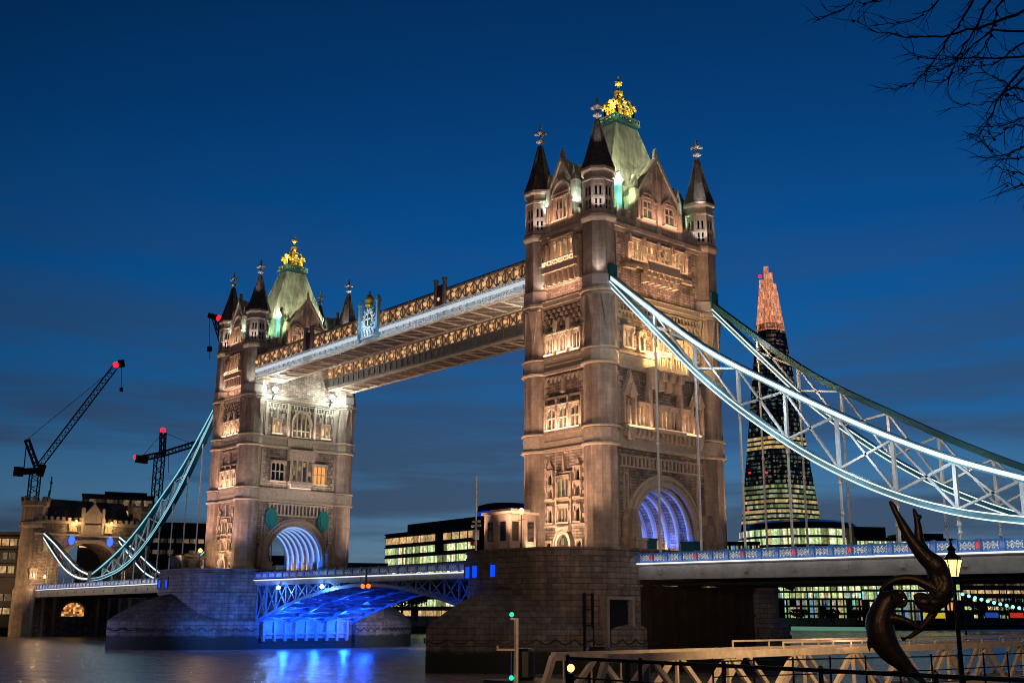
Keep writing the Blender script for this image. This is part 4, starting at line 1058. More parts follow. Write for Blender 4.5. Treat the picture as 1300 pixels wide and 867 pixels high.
def chain(sx, sy, label, led, led_up=True, led_lo=True):
    y = sy * 8.75
    Ch = thing('suspension_chain', label, 'bridge chain', (sx * 90, y, 10.7), 'suspension chains of the side spans')
    P = lambda x, z, yy=y: (sx * x, yy, z)
    n = 40; xs = [47.3 + (102.6 - 47.3) * k / n for k in range(n + 1)]; xs2 = [102.6 + 31.4 * k / 14 for k in range(15)]
    for f, f2, nm in ((UP, UP2, 'upper_chord'), (LO, LO2, 'lower_chord')):
        part(nm, 'lit_teal_iron' if sy < 0 and sx > 0 else 'teal_iron', Ch, lambda b: ([b.bar(P(xs[k], f(xs[k])), P(xs[k + 1], f(xs[k + 1])), .85, .62) for k in range(n)], [b.bar(P(xs2[k], f2(xs2[k])), P(xs2[k + 1], f2(xs2[k + 1])), .85, .6) for k in range(14)]))
        if (nm == 'upper_chord' and led_up) or (nm == 'lower_chord' and led_lo):
            def leds(b):
                offs = ((-.2, .15),) if nm == 'upper_chord' else ((.26, .11), (-.28, .11))
                if nm == 'upper_chord': offs = ((0.02, .34 if sx > 0 else .24),)
                for o, t in offs:
                    yy = y - .46
                    for k in range(n): b.bar(P(xs[k], f(xs[k]) + o, yy), P(xs[k + 1], f(xs[k + 1]) + o, yy), .08, t)
            part('light_strip', led, Ch, leds)
            part('light_strip', 'led_white', Ch, lambda b: [b.bar(P(xs2[k], f2(xs2[k]) + .1, y - .46), P(xs2[k + 1], f2(xs2[k + 1]) + .1, y - .46), .08, .3) for k in range(14)])
    nodes = [54.3 + 5.35 * k for k in range(9)]
    for k, x in enumerate(nodes):
        if UP(x) - LO(x) > .9: part('strut', 'white_iron', Ch, lambda b: b.bar(P(x, LO(x) + .2), P(x, UP(x) - .2), .3, .3))
        def hg(b):
            b.bar(P(x, deckz(x) + .1), P(x, LO(x) - .2), .17, .17); b.lathe(sx * x, y, [(.2, deckz(x) + .1), (.2, deckz(x) + .9)], 8); b.lathe(sx * x, y, [(.2, LO(x) - 1.1), (.2, LO(x) - .3)], 8); zc = (LO(x) + deckz(x)) / 2; b.ball((sx * x, y, zc), .2, 8)
        part('hanger', 'white_iron', Ch, hg)
        if k < len(nodes) - 1:
            x2 = nodes[k + 1]
            part('diagonal', 'white_iron', Ch, lambda b: (b.bar(P(x, UP(x) - .2), P(x2, LO(x2) + .2), .24, .2), b.bar(P(x, LO(x) + .2), P(x2, UP(x2) - .2), .24, .2)))
    for x in (108, 113.5, 119, 124.5, 130):
        part('strut', 'white_iron', Ch, lambda b: b.bar(P(x, LO2(x)), P(x, UP2(x)), .25, .25))
        part('diagonal', 'white_iron', Ch, lambda b: b.bar(P(x, LO2(x)), P(x + 4.5, UP2(x + 4.5)), .2, .2))
        if x > 110: part('hanger', 'white_iron', Ch, lambda b: b.bar(P(x, deckz(x) + .1), P(x, LO2(x)), .15, .15))
    part('anchor_saddle', 'teal_iron', Ch, lambda b: (b.box(*sorted((sx * 46.2, sx * 48.3)), y - .6, y + .6, 41.6, 43.6),))
    part('link_pin', 'teal_iron', Ch, lambda b: b.box(*sorted((sx * 101.6, sx * 103.6)), y - .55, y + .55, 10.5, 13.6))
    return Ch
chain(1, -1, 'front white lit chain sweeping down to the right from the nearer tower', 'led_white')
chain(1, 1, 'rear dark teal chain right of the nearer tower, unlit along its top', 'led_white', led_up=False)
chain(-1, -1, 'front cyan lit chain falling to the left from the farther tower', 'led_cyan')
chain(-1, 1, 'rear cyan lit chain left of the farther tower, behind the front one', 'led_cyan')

# ================================================================== SOUTH ABUTMENT GATEHOUSE
A = thing('abutment_gatehouse', 'small stone gatehouse with dark pitched roof at the left end of the bridge', 'gatehouse', (-140, 2, -3))
ax0, ax1 = -144.5, -135.0
def gw(b):
    n = 14; hw, zs, rz, top = 6.6, 15.5, 5.6, 25.5
    for s in (-1, 1): b.box(ax0, ax1, *sorted((2 + s * hw, 2 + s * 13)), -3, top)
    pts = [(2 + hw * math.cos(PI * k / n), zs + rz * math.sin(PI * k / n)) for k in range(n + 1)]
    for k in range(n):
        (ya, za), (yb, zb) = pts[k], pts[k + 1]
        b.hexa([(ax0, yb, zb), (ax1, yb, zb), (ax1, ya, za), (ax0, ya, za), (ax0, yb, top), (ax1, yb, top), (ax1, ya, top), (ax0, ya, top)])
    b.box(ax0, ax1, 2 - hw, 2 + hw, -3, 9.2)
part('wall', 'granite', A, gw)
FA = Face('N'); FA.o = (ax1, 2)
part('arch_moulding', 'trim_stone', A, lambda b: (FA.archring(b, 0, 15.5, 6.6, 5.6, .5, .002, .5, 16), FA.archring(b, 0, 15.5, 7.1, 6.1, .4, .002, .3, 16), FA.box(b, -13, 13, .002, .4, 22.6, 23.0), FA.box(b, -13, 13, .002, .5, 25.3, 25.7)))
part('battlement', 'trim_stone', A, lambda b: (FA.box(b, -12.8, 12.8, -.5, .2, 25.69, 26.0), [FA.box(b, u, u + .7, -.5, .2, 26.0, 26.8) for u in np.arange(-12.5, 12.5, 1.35)]))
part('roof', 'slate', A, lambda b: b.hexa([(ax0, -8, 25.5), (ax1 - 1, -8, 25.5), (ax1 - 1, 12, 25.5), (ax0, 12, 25.5), (ax0 + 3.8, -6.8, 31.2), (ax1 - 4.6, -6.8, 31.2), (ax1 - 4.6, 10.8, 31.2), (ax0 + 3.8, 10.8, 31.2)]))
part('gable', 'trim_stone', A, lambda b: (FA.poly(b, [(-2.2, 23), (2.2, 23), (2.2, 27.6), (0, 30.4), (-2.2, 27.6)], -1, .5), FA.box(b, -.2, .2, -.2, .5, 30.4, 31.4), [FA.box(b, s * 2.3 - .3, s * 2.3 + .3, -.6, .6, 23, 29.2) for s in (-1, 1)]))
for u in (-4.6, 4.4): part('shield', 'blue_shield_glow', A, lambda b: FA.poly(b, [(u + .7 * math.cos(2 * PI * k / 10), 21.6 + 1.15 * math.sin(2 * PI * k / 10)) for k in range(10)], .3, .5)) if 'blue_shield_glow' in MATS else (glow('blue_shield_glow', (.04, .14, 1), 1.6), part('shield', 'blue_shield_glow', A, lambda b: FA.poly(b, [(u + .7 * math.cos(2 * PI * k / 10), 21.6 + 1.15 * math.sin(2 * PI * k / 10)) for k in range(10)], .3, .5)))  # blue light on the shields put into a glowing material
for u in (-4.5, 3.8):
    w_ = window(A, FA, u, 23.8, 25.0, 1.4, 2, 'lit_pane_amber', dep=.3)
    part('lamp', 'bulb_warm', A, lambda b: b.ball((ax1 + 1.2, 2 + u + .3, 25.9), .3, 8))
for y in (-10.6, 14.6):
    def tur(b):
        b.lathe(-137.5, y, [(3.0, -3), (3.0, 10), (2.6, 11), (2.6, 24), (3.0, 24.6), (3.0, 25.4), (2.7, 25.6), (2.7, 28.8), (3.1, 29.2), (3.1, 30.2)], 8)
        for k in range(8): a = PI / 8 + k * PI / 4; b.box(-137.5 + 2.8 * math.cos(a) - .4, -137.5 + 2.8 * math.cos(a) + .4, y + 2.8 * math.sin(a) - .4, y + 2.8 * math.sin(a) + .4, 30.2, 31.2)
    part('corner_turret', 'smooth_stone', A, tur)
part('ridge_ornament', 'teal_shield', A, lambda b: (b.tube([(-140, -10.0, 26.5), (-140, -8.6, 29.5), (-140, -7.1, 31.2), (-140, -6.9, 33.2)], .28, 6), b.tube([(-140, -6.8, 33), (-140, -6.8, 36.5)], .16, 6), b.ball((-140, -6.8, 35), .35, 6)))
part('undercroft_arch', 'trim_stone', A, lambda b: (FA.archring(b, -2.6, 5.6, 2.5, 1.9, .4, .002, .5, 10), [FA.box(b, u - .3, u + .3, .002, .6, -2, 8.6) for u in (-12, -9.5, -7, 3, 5.5, 8, 10.5)], FA.box(b, -12.5, 12.5, .002, .5, 8.6, 9.1)))
part('lit_opening', 'rooms_fire', A, lambda b: FA.poly(b, [(-5.1, 4.4), (-.1, 4.4)] + [(-2.6 + 2.5 * math.cos(PI * k / 8), 5.6 + 1.9 * math.sin(PI * k / 8)) for k in range(9)], .004, .08)) if 'rooms_fire' in MATS else (rooms('rooms_fire', [(1, .35, .06), (1, .55, .2), (.5, .1, .03)], .5, .5, .2, 1.3, .2), part('lit_opening', 'rooms_fire', A, lambda b: FA.poly(b, [(-5.1, 4.4), (-.1, 4.4)] + [(-2.6 + 2.5 * math.cos(PI * k / 8), 5.6 + 1.9 * math.sin(PI * k / 8)) for k in range(9)], .004, .08)))
window(A, FA, -12.4, 12.8, 14.6, 1.2, 2, 'lit_pane_warm', dep=.3)
window(A, FA, -10.2, 19.0, 21.0, 1.0, 1, 'lit_pane_yellow', dep=.3)

# ================================================================== TOWN BEHIND
def wallplane(name, label, px0, px1, dist, ytop, ybase, floors, bays, wallm, panes, cat='building', roofm='far_dark', depth=22, pent=None, turn=0, group='buildings on the far bank', floor_gap=.34, dist2=None, zb=None, top_solid=.6):
    P0 = at(px0, dist); P1 = at(px1, dist2 or dist); d = (P1 - P0); wd = d.length; d.normalize(); nrm_ = Vector((d.y, -d.x, 0))
    if nrm_.dot(CAM - P0) < 0: nrm_ = -nrm_
    zt = zat(ytop, dist, px0); zb = 3.6 if zb is None else zb
    T = thing(name, label, cat, (P0 + d * wd / 2 + Vector((0, 0, zb)))[:], group)
    def bx(b, u0, u1, w0, w1, z0, z1):
        P = [P0 + d * u + nrm_ * w for u, w in ((u0, w0), (u1, w0), (u1, w1), (u0, w1))]
        b.hexa([(p.x, p.y, z0) for p in P] + [(p.x, p.y, z1) for p in P])
    part('wall', wallm, T, lambda b: bx(b, 0, wd, -depth, 0, zb, zt))
    fh = (zt - top_solid - zb) / floors; bw = wd / bays
    part('floor_edge', wallm, T, lambda b: [bx(b, 0, wd, 0, .4, zb + fh * (k + 1) - .3, zb + fh * (k + 1)) for k in range(floors)])
    cnt = 0
    for k in range(floors):
        pm = panes[k] if isinstance(panes, list) else panes
        if pm is None: continue
        for j in range(bays):
            if cnt >= 98: break
            if random.random() < .04: continue
            cnt += 1
            f = part('window', pm, T, lambda b: bx(b, j * bw + .12 * bw * random.random() + .1, (j + 1) * bw - .25, .02, .2, zb + fh * k + fh * floor_gap, zb + fh * (k + 1) - .5))
    if pent:
        for a, c, h, m_ in pent: part('roof_plant', m_, T, lambda b: bx(b, wd * a, wd * c, -depth * .8, -2, zt, zt + h))
    part('parapet', roofm, T, lambda b: bx(b, -.3, wd + .3, -depth - .2, .3, zt, zt + .5))
    return T
wallplane('office_block', 'lit office block with dark flat roof between the two piers', 489, 604, 385, 680, 790, 8, 12, 'far_dark',
          ['rooms_warm', 'rooms_green', 'rooms_green', 'rooms_green', 'rooms_green_b', 'rooms_green', 'rooms_green', 'rooms_warm'], pent=[(.2, .98, 3.2, 'far_dark')], dist2=338, floor_gap=.24)
wallplane('office_block', 'lower lit office wing seen beside the left edge of the nearer tower', 606, 672, 400, 680, 790, 7, 8, 'far_dark',
          ['rooms_warm', 'rooms_green', 'rooms_green', 'rooms_green_b', 'rooms_green', 'rooms_green', 'rooms_green'], dist2=400)
# drum with blue lit rim
c = at(643, 430); T = thing('round_building', 'round dark rooftop drum with a blue lit band left of the nearer tower', 'building', (c.x, c.y, 3.6))
part('wall', 'far_dark', T, lambda b: b.lathe(c.x, c.y, [(12, 3.6), (12, 37.5), (11, 45.5), (8, 46.3)], 24))
part('lit_band', 'blue_band', T, lambda b: b.lathe(c.x, c.y, [(12.1, 38.8), (12.15, 39.4), (12.1, 42.6), (11.9, 43.0)], 24)) if 'blue_band' in MATS else (glow('blue_band', (.01, .06, .9), .5), part('lit_band', 'blue_band', T, lambda b: b.lathe(c.x, c.y, [(12.1, 38.8), (12.15, 39.4), (12.1, 42.6), (11.9, 43.0)], 24)))
wallplane('office_block', 'long glass office block with green white floors behind the road deck, beside the statue', 1088, 1215, 500, 683, 800, 8, 12, 'far_dark',
          ['rooms_street', 'rooms_street', 'rooms_green_b', 'rooms_green', 'rooms_green_b', 'rooms_green', 'rooms_green_b', 'rooms_green'], pent=[(.0, .32, 5, 'far_dark'), (.5, .9, 2.6, 'far_dark')], dist2=520, floor_gap=.12)
wallplane('office_block', 'dim brown building with scattered windows at the right edge', 1218, 1345, 520, 735, 800, 5, 14, 'far_wall',
          ['rooms_street', 'rooms_green', 'rooms_street', 'rooms_warm', 'rooms_dimwarm'], dist2=540, floor_gap=.45)
wallplane('office_block', 'glass office block directly under the deck right of the nearer pier', 985, 1090, 505, 722, 800, 7, 14, 'far_dark',
          ['rooms_street', 'rooms_street', 'rooms_street', 'rooms_green_b', 'rooms_green', 'rooms_green_b', 'rooms_green'], dist2=498, floor_gap=.12)
# rounded glass hall
c = at(1018, 530); T = thing('round_building', 'rounded glass hall with yellow green floors behind the deck below the tall spire', 'building', (c.x, c.y, 3.6))
part('wall', 'far_glass', T, lambda b: b.lathe(c.x, c.y, [(22, 3.6), (27, 15), (28.5, 28), (28, 38), (26, 43), (24, 45.5), (19, 46.8)], 36))
for z, r in ((24.8, 28.4), (28.9, 28.6), (33, 28.5), (37.1, 28.2), (41.0, 27.3)):
    part('glazing_band', 'rooms_green', T, lambda b: b.lathe(c.x, c.y, [(r + .05, z - 1.5), (r + .3, z - 1.4), (r + .25, z + 1.2), (r, z + 1.3)], 36))
wallplane('office_block', 'low lit block between the nearer tower and the rounded hall', 915, 965, 470, 689, 800, 9, 8, 'far_dark',
          ['rooms_street', None, 'rooms_green', 'rooms_green', 'rooms_green', 'rooms_street', None, 'rooms_street', 'rooms_street'], group='buildings on the far bank')
wallplane('office_block', 'dim building with warm lit windows at the left edge of the picture', -40, 32, 290, 677, 800, 6, 7, 'far_wall', ['rooms_warm', 'rooms_dimwarm', None, 'rooms_warm', 'rooms_dimwarm', 'rooms_warm'], roofm='far_wall', dist2=285)
wallplane('office_block', 'unfinished concrete block with lit open floors behind the gatehouse roof', 98, 190, 380, 628, 800, 11, 6, 'far_wall',
          [None] * 6 + ['rooms_warm', 'rooms_dimwarm', 'rooms_dimwarm', 'rooms_warm', 'rooms_dimwarm'] if 'rooms_dimwarm' in MATS else (rooms('rooms_dimwarm', [(.8, .5, .25), (.3, .2, .12), (.5, .4, .25)], 3.5, 50, .05, .5, .35, 21) and [None] * 6 + ['rooms_warm', 'rooms_dimwarm', 'rooms_dimwarm', 'rooms_warm', 'rooms_dimwarm']), floor_gap=.35, pent=[(.3, .9, 1.6, 'far_dark')])
wallplane('office_block', 'dark block behind the left side chain, near the farther tower', 183, 268, 400, 664, 800, 8, 9, 'far_dark',
          [None, None, None, 'rooms_dimwarm', None, 'rooms_dimwarm', 'rooms_dimwarm', None], floor_gap=.5)
wallplane('office_block', 'low dark building seen through the arch of the farther tower', 268, 420, 330, 706, 800, 5, 10, 'far_dark',
          [None, 'rooms_dimwarm', 'rooms_street', 'rooms_dimwarm', None], floor_gap=.5)
wallplane('office_block', 'low distant roofs left of the lit office block, right of the farther tower', 420, 492, 345, 716, 800, 4, 8, 'far_dark',
          [None, 'rooms_dimwarm', 'rooms_street', 'rooms_dimwarm'], floor_gap=.5)
# The tall glass spire
c = at(993, 996); S = thing('glass_skyscraper', 'tall tapering glass skyscraper with glowing top right of the nearer tower', 'skyscraper', (c.x, c.y, 3.6))
vdir = (c - CAM); vdir.z = 0; vdir.normalize(); sdir = Vector((vdir.y, -vdir.x, 0))
H0, HT = 3.6, 312.0
def sh_w(z): return 55.0 * (1 - (z - H0) / 356.0)
SHX = lambda z: -1.0 * ((z) / 310.0)     # the axis leans a little in the picture because of the uneven shards
def srect(z, k=1.0):
    w = sh_w(z) * k; cc = c + sdir * SHX(z)
    return [(cc.x + (sdir.x * a + vdir.x * bb_) * w, cc.y + (sdir.y * a + vdir.y * bb_) * w, z) for a, bb_ in ((-.75, -.35), (-.15, -.8), (.25, -.78), (.78, -.25), (.7, .6), (-.6, .7))]
def frus(b, z0, z1, k=1.0):
    a = srect(z0, k); t = srect(z1, k); n = len(a)
    b.add(a + t, [tuple(range(n - 1, -1, -1)), tuple(range(n, 2 * n))] + [(i, (i + 1) % n, n + (i + 1) % n, n + i) for i in range(n)])
part('glass_shaft', 'far_glass', S, lambda b: frus(b, H0, 258))
fl = 0; z = 80.0
while z < 250:
    m_ = 'shard_dim'
    if z < 104: m_ = 'shard_lit' if fl % 2 else 'shard_gold'
    elif z < 112: m_ = 'shard_lit'
    elif 142 < z < 154: m_ = 'shard_gold'
    elif z > 215: m_ = 'crown_dim'
    part('floor_band', m_, S, lambda b: frus(b, z + .9, z + 3.5, 1.008)); z += 4.2; fl += 1
z = 250.0
while z < 290:
    part('floor_band', 'shard_top', S, lambda b: frus(b, z, z + 3.5, 1.0)); z += 4.0
for i, (a, bb_, zt) in enumerate(((-.55, -.4, 300), (-.1, -.7, 312), (.3, -.5, 306), (.55, .0, 297), (.1, .4, 308))):
    def shard_tip(b):
        z0 = 250; w = sh_w(z0); cc = c + sdir * SHX(z0); w2 = sh_w(zt); c2 = c + sdir * SHX(zt)
        p = Vector((cc.x, cc.y, z0)) + sdir * a * w + vdir * bb_ * w; q = Vector((c2.x, c2.y, zt)) + sdir * a * w2 + vdir * bb_ * w2
        b.bar(p, q, 4.2, 1.6, up=tuple(vdir))
    part('glass_tip', 'shard_top', S, shard_tip)
for px_, py_ in ((982, 350), (970, 430), (956, 600), (978, 600), (952, 648)):
    q = at(px_, 955); zz = zat(py_, 955, px_)
    part('warning_light', 'red_light', S, lambda b: b.ball((q.x, q.y, zz), 1.6 if py_ < 400 else .9, 6))

# cranes
def lattice_mast(b, p, q, w, n, t=.28):
    p = Vector(p); q = Vector(q); d = (q - p).normalized(); u = Vector((0, 0, 1)) if abs(d.z) < .9 else Vector((1, 0, 0)); s = d.cross(u).normalized(); u = s.cross(d)
    cs = [(-w / 2, -w / 2), (w / 2, -w / 2), (w / 2, w / 2), (-w / 2, w / 2)]
    for a, c_ in cs: b.bar(p + s * a + u * c_, q + s * a + u * c_, t)
    for k in range(n):
        P = p + (q - p) * k / n; Q = p + (q - p) * (k + 1) / n
        for i in range(4):
            (a, c_), (e, f) = cs[i], cs[(i + 1) % 4]
            if k % 2: (a, c_), (e, f) = (e, f), (a, c_)
            b.bar(P + s * a + u * c_, Q + s * e + u * f, t * .6)
def pt(px, py, dist):
    v = ray(px, py); h = math.hypot(v.x, v.y); return CAM + v * (dist / h)
DC = 430
c1 = pt(45, 600, DC); C1 = thing('tower_crane', 'tall luffing crane with red light at its raised jib tip, far left', 'crane', (c1.x, c1.y, 3.6), 'construction cranes')
part('mast', 'dark_iron', C1, lambda b: lattice_mast(b, (c1.x, c1.y, 3.6), (c1.x, c1.y, c1.z), 3.0, 26, .34))
part('jib', 'dark_iron', C1, lambda b: lattice_mast(b, pt(51, 590, DC), pt(146, 466, DC), 1.9, 26, .3))
part('a_frame', 'dark_iron', C1, lambda b: (lattice_mast(b, pt(47, 594, DC), pt(34, 558, DC), 1.4, 7, .4), b.bar(pt(34, 558, DC), pt(30, 598, DC), .3)))
part('counterweight', 'dark_iron', C1, lambda b: (b.bar(pt(20, 599, DC), pt(56, 597, DC), 3.0, 2.0), b.bar(pt(17, 598, DC), pt(30, 599, DC), 3.6, 3.0), b.bar(pt(48, 596, DC), pt(57, 598, DC), 3.4, 4.0)))
part('hoist_rope', 'dark_iron', C1, lambda b: (b.bar(pt(34, 558, DC), pt(144, 468, DC), .16), b.bar(pt(154, 464, DC), pt(154, 494, DC), .14), b.bar(pt(154, 492, DC), pt(154, 497, DC), 1.0)))
part('warning_light', 'red_light', C1, lambda b: b.ball(pt(147, 463, DC), 1.1, 8)); part('jib_head', 'dark_iron', C1, lambda b: b.bar(pt(150, 462, DC), pt(158, 461, DC), 1.6, 2.6))
c2 = pt(203, 575, DC); C2 = thing('tower_crane', 'flat jib crane with one red light on its peak, left of the farther tower', 'crane', (c2.x, c2.y, 3.6), 'construction cranes')
part('mast', 'dark_iron', C2, lambda b: lattice_mast(b, (c2.x, c2.y, 3.6), (c2.x, c2.y, c2.z), 2.8, 28, .34))
part('tower_peak', 'dark_iron', C2, lambda b: lattice_mast(b, pt(206, 578, DC), pt(207, 549, DC), 1.6, 6, .4))
part('jib', 'dark_iron', C2, lambda b: (lattice_mast(b, pt(204, 577, DC), pt(262, 559, DC), 1.7, 14, .42), lattice_mast(b, pt(204, 577, DC), pt(178, 582, DC), 1.7, 6, .42)))
part('counterweight', 'dark_iron', C2, lambda b: b.bar(pt(172, 582, DC), pt(188, 584, DC), 2.6, 2.6))
part('hoist_rope', 'dark_iron', C2, lambda b: (b.bar(pt(207, 549, DC), pt(246, 564, DC), .15), b.bar(pt(207, 549, DC), pt(180, 580, DC), .15), b.bar(pt(214, 575, DC), pt(214, 600, DC), .15)))
part('warning_light', 'red_light', C2, lambda b: (b.ball(pt(207, 546, DC), 1.0, 8),)); part('warning_light', 'red_light', C2, lambda b: b.ball(pt(172, 580, DC), .8, 8))
c3 = pt(292, 500, DC); C3 = thing('tower_crane', 'crane mostly behind the farther tower, red light showing beside its left spire', 'crane', (c3.x, c3.y, 3.6), 'construction cranes')
part('mast', 'dark_iron', C3, lambda b: lattice_mast(b, (c3.x, c3.y, 3.6), (c3.x, c3.y, c3.z), 2.8, 30, .45))
part('jib', 'dark_iron', C3, lambda b: lattice_mast(b, pt(296, 480, DC), pt(272, 401, DC), 1.6, 12, .4))
part('hoist_rope', 'dark_iron', C3, lambda b: (b.bar(pt(266, 402, DC), pt(266, 456, DC), .12), b.bar(pt(266, 440, DC), pt(266, 446, DC), 1.4), b.bar(pt(264, 400, DC), pt(274, 403, DC), 1.4, 1.8)))
part('warning_light', 'red_light', C3, lambda b: b.ball(pt(278, 404, DC), 1.2, 8))

# trees on the far bank
def leaf_tree(px, dist, h, w, label):
    p = at(px, dist); T = thing('bank_tree', label, 'tree', (p.x, p.y, 3.6), 'trees on the far bank')
    part('trunk', 'bark', T, lambda b: (b.tube([(p.x, p.y, 3.5), (p.x + .2, p.y, 3.6 + h * .3), (p.x, p.y + .3, 3.6 + h * .6)], [.4, .3, .15], 6), [b.tube([(p.x, p.y, 3.6 + h * .35), (p.x + w * .4 * math.cos(a), p.y + w * .4 * math.sin(a), 3.6 + h * .7)], [.2, .06], 5) for a in (0.3, 1.7, 3.1, 4.4)]))
    def crown(b):
        rnd = random.Random(int(px))
        cl = [(rnd.gauss(0, w * .24), rnd.gauss(0, w * .24), rnd.uniform(.35, .95) * h) for _ in range(16)]
        for _ in range(900):
            cx_, cy_, cz_ = rnd.choice(cl); q = Vector((p.x + cx_ + rnd.gauss(0, w * .09), p.y + cy_ + rnd.gauss(0, w * .09), 3.6 + cz_ + rnd.gauss(0, h * .06)))
            a = Vector((rnd.gauss(0, 1), rnd.gauss(0, 1), rnd.gauss(0, 1))).normalized() * .38; c_ = a.cross(Vector((rnd.gauss(0, 1), rnd.gauss(0, 1), 1))).normalized() * .3
            b.add([q - a, q + c_, q + a, q - c_], [(0, 1, 2, 3)])
    part('crown', 'foliage', T, crown)
leaf_tree(512, 305, 12, 9, 'dark tree on the far bank at the left end of the lit offices')
leaf_tree(530, 305, 13, 8, 'dark tree just right of the leftmost one below the lit offices')
leaf_tree(1012, 470, 4.5, 7, 'low dark tree on the quay right of the nearer pier')
leaf_tree(1050, 470, 4.5, 7, 'low dark tree on the quay behind the statue, left of it')
leaf_tree(1085, 470, 5, 6, 'low dark tree on the quay hidden partly by the dolphin')
leaf_tree(1240, 470, 8, 10, 'dark tree on the quay under the string of teal lights')
leaf_tree(1280, 470, 9, 10, 'dark tree on the quay at the right edge of the picture')

# small quay things under the deck on the right
q = at(1180, 470); K = thing('quay_kiosk', 'bright yellow lit kiosk on the far quay seen beside the statue', 'kiosk', (q.x, q.y, 3.6))
def oriented(b, q, w, d, z0, z1):
    v = (q - CAM); v.z = 0; v.normalize(); s = Vector((v.y, -v.x, 0))
    P = [q + s * a * w / 2 + v * e * d / 2 for a, e in ((-1, -1), (1, -1), (1, 1), (-1, 1))]
    b.hexa([(p.x, p.y, z0) for p in P] + [(p.x, p.y, z1) for p in P])
part('awning', 'yellow_awning', K, lambda b: oriented(b, q, 7.5, 4, 5.0, 7.0)); part('base', 'far_dark', K, lambda b: oriented(b, q, 7.5, 4, 3.6, 5.0))
for px_, m_, lb in ((1283, 'red_pane', 'small red lit hut on the far quay at the right edge'), (1252, 'blue_pane', 'dim blue lit hut on the far quay right of the lamp post')):
    q2 = at(px_, 465); K2 = thing('quay_kiosk', lb, 'kiosk', (q2.x, q2.y, 3.6))
    part('wall', 'far_dark', K2, lambda b: oriented(b, q2, 5.4, 4, 3.6, 8.0)); part('window', m_, K2, lambda b: oriented(b, q2, 4.5, 4.3, 5.4, 7.2))
b = MB(); q3 = at(1050, 455); oriented(b, q3, 30, 5, .2, 1.6); 
tag(b.build('landing_stage', 'quay_light'), 'pale green lit landing stage at the foot of the far river wall', 'jetty')
LS = thing('light_string', 'string of teal white bulbs hanging low over the far river at the right edge', 'string lights', tuple(pt(1260, 770, 300)))
part('wire', 'dark_iron', LS, lambda b: b.tube([pt(1222 + 8 * k, 753 + 2.4 * k - .05 * k * k, 300) for k in range(13)], .05, 4))
for k in range(13): part('bulb', 'bulb_cool', LS, lambda b: b.ball(pt(1222 + 8 * k, 754 + 2.4 * k - .05 * k * k, 300), .42, 6))
# posts that carry the string
for a_ in (pt(1222, 752, 300), pt(1318, 774, 300)): part('post', 'dark_iron', LS, lambda b: b.bar((a_.x, a_.y, -1), a_, .3))

# things on the piers
def cabin(x, y, label, m_='smooth_stone', h=4.2):
    Cb = thing('control_cabin', label, 'cabin', (x, y, 12.0), 'control cabins on the piers')
    part('wall', m_, Cb, lambda b: b.box(x - 2.2, x + 2.2, y - 1.9, y + 1.9, 11.6, 12 + h))
    part('roof', 'trim_stone' if m_ != 'far_dark' else 'far_dark', Cb, lambda b: (b.box(x - 2.45, x + 2.45, y - 2.15, y + 2.15, 12 + h, 12.25 + h), b.box(x - 1.8, x + 1.8, y - 1.4, y + 1.4, 12.25 + h, 12.6 + h)))
    for u in (-1.1, 1.1):
        part('window', 'dark_glass', Cb, lambda b: b.box(x + 2.2, x + 2.24, y + u - .45, y + u + .45, 12 + h * .3, 12 + h * .8))
        part('window', 'dark_glass', Cb, lambda b: b.box(x + u - .45, x + u + .45, y - 1.94, y - 1.9, 12 + h * .3, 12 + h * .8))
    return Cb
cabin(36.4, -13.6, 'small pinkish stone control cabin on the nearer pier left of its tower')
cabin(-44.5, -14.6, 'small dark control cabin on the farther pier left of its tower', 'far_dark', 2.2)
M = thing('signal_mast', 'slim pale mast with radar bar on the nearer pier beside the cabin', 'mast', (34.0, -16.5, 12.0))
part('pole', 'white_iron', M, lambda b: b.tube([(34, -16.5, 11.5), (34, -16.5, 20.5)], [.13, .05], 6))
part('radar', 'white_iron', M, lambda b: (b.box(33.2, 34.8, -16.6, -16.4, 14.9, 15.15), b.box(33.8, 34.2, -16.8, -16.2, 13.5, 14.6), b.box(33.5, 34.6, -16.7, -16.3, 15.4, 15.6)))
part('red_box', 'red_shield', M, lambda b: b.box(33.4, 34.0, -16.8, -16.3, 12.9, 13.3))
def street_lamp(x, y, z, h, label, m_='bulb_warm', power=900, r=.32, col=(1, .6, .28), group='street lamps along the road deck'):
    Lp = thing('street_lamp', label, 'street lamp', (x, y, z), group)
    part('post', 'dark_iron', Lp, lambda b: (b.lathe(x, y, [(.2, z), (.14, z + .8), (.08, z + 1.0), (.06, z + h - .4)], 8), b.bar((x - .5, y, z + h - .9), (x + .5, y, z + h - .9), .06)))
    part('lantern', m_, Lp, lambda b: b.ball((x, y, z + h), r, 8))
    lamp('POINT', (x, y, z + h + r + .25), None, power, col, .15)
    return Lp
street_lamp(40.3, -15.3, 12.0, 4.3, 'glowing street lamp on the nearer pier touching the left edge of its tower', power=500)
street_lamp(-3.97, 8.9, 10.5, 4.6, 'glowing street lamp on the middle span right of the farther tower', r=.2)
street_lamp(-40, -14.5, 12.0, 3.2, 'glowing lamp on the farther pier left of its tower', power=500)
for x, lb in ((-112, 'lamp at the left end of the low side span by the gatehouse'),):
    street_lamp(-131.0, -9.0, 10.0, 3.0, lb, power=1200)
# barrier/kiosk on far pier
b = MB()
UMB = thing('market_umbrella', 'dark parasol standing on the farther pier at its left end', 'umbrella', (-47.5, -13.0, 12.1))
part('canopy', 'teal_iron', UMB, lambda b: b.lathe(-47.5, -13, [(1.7, 14.0), (1.2, 14.4), (.1, 14.8)], 8)); part('pole', 'dark_iron', UMB, lambda b: b.tube([(-47.5, -13, 12.1), (-47.5, -13, 14.7)], .05, 6))
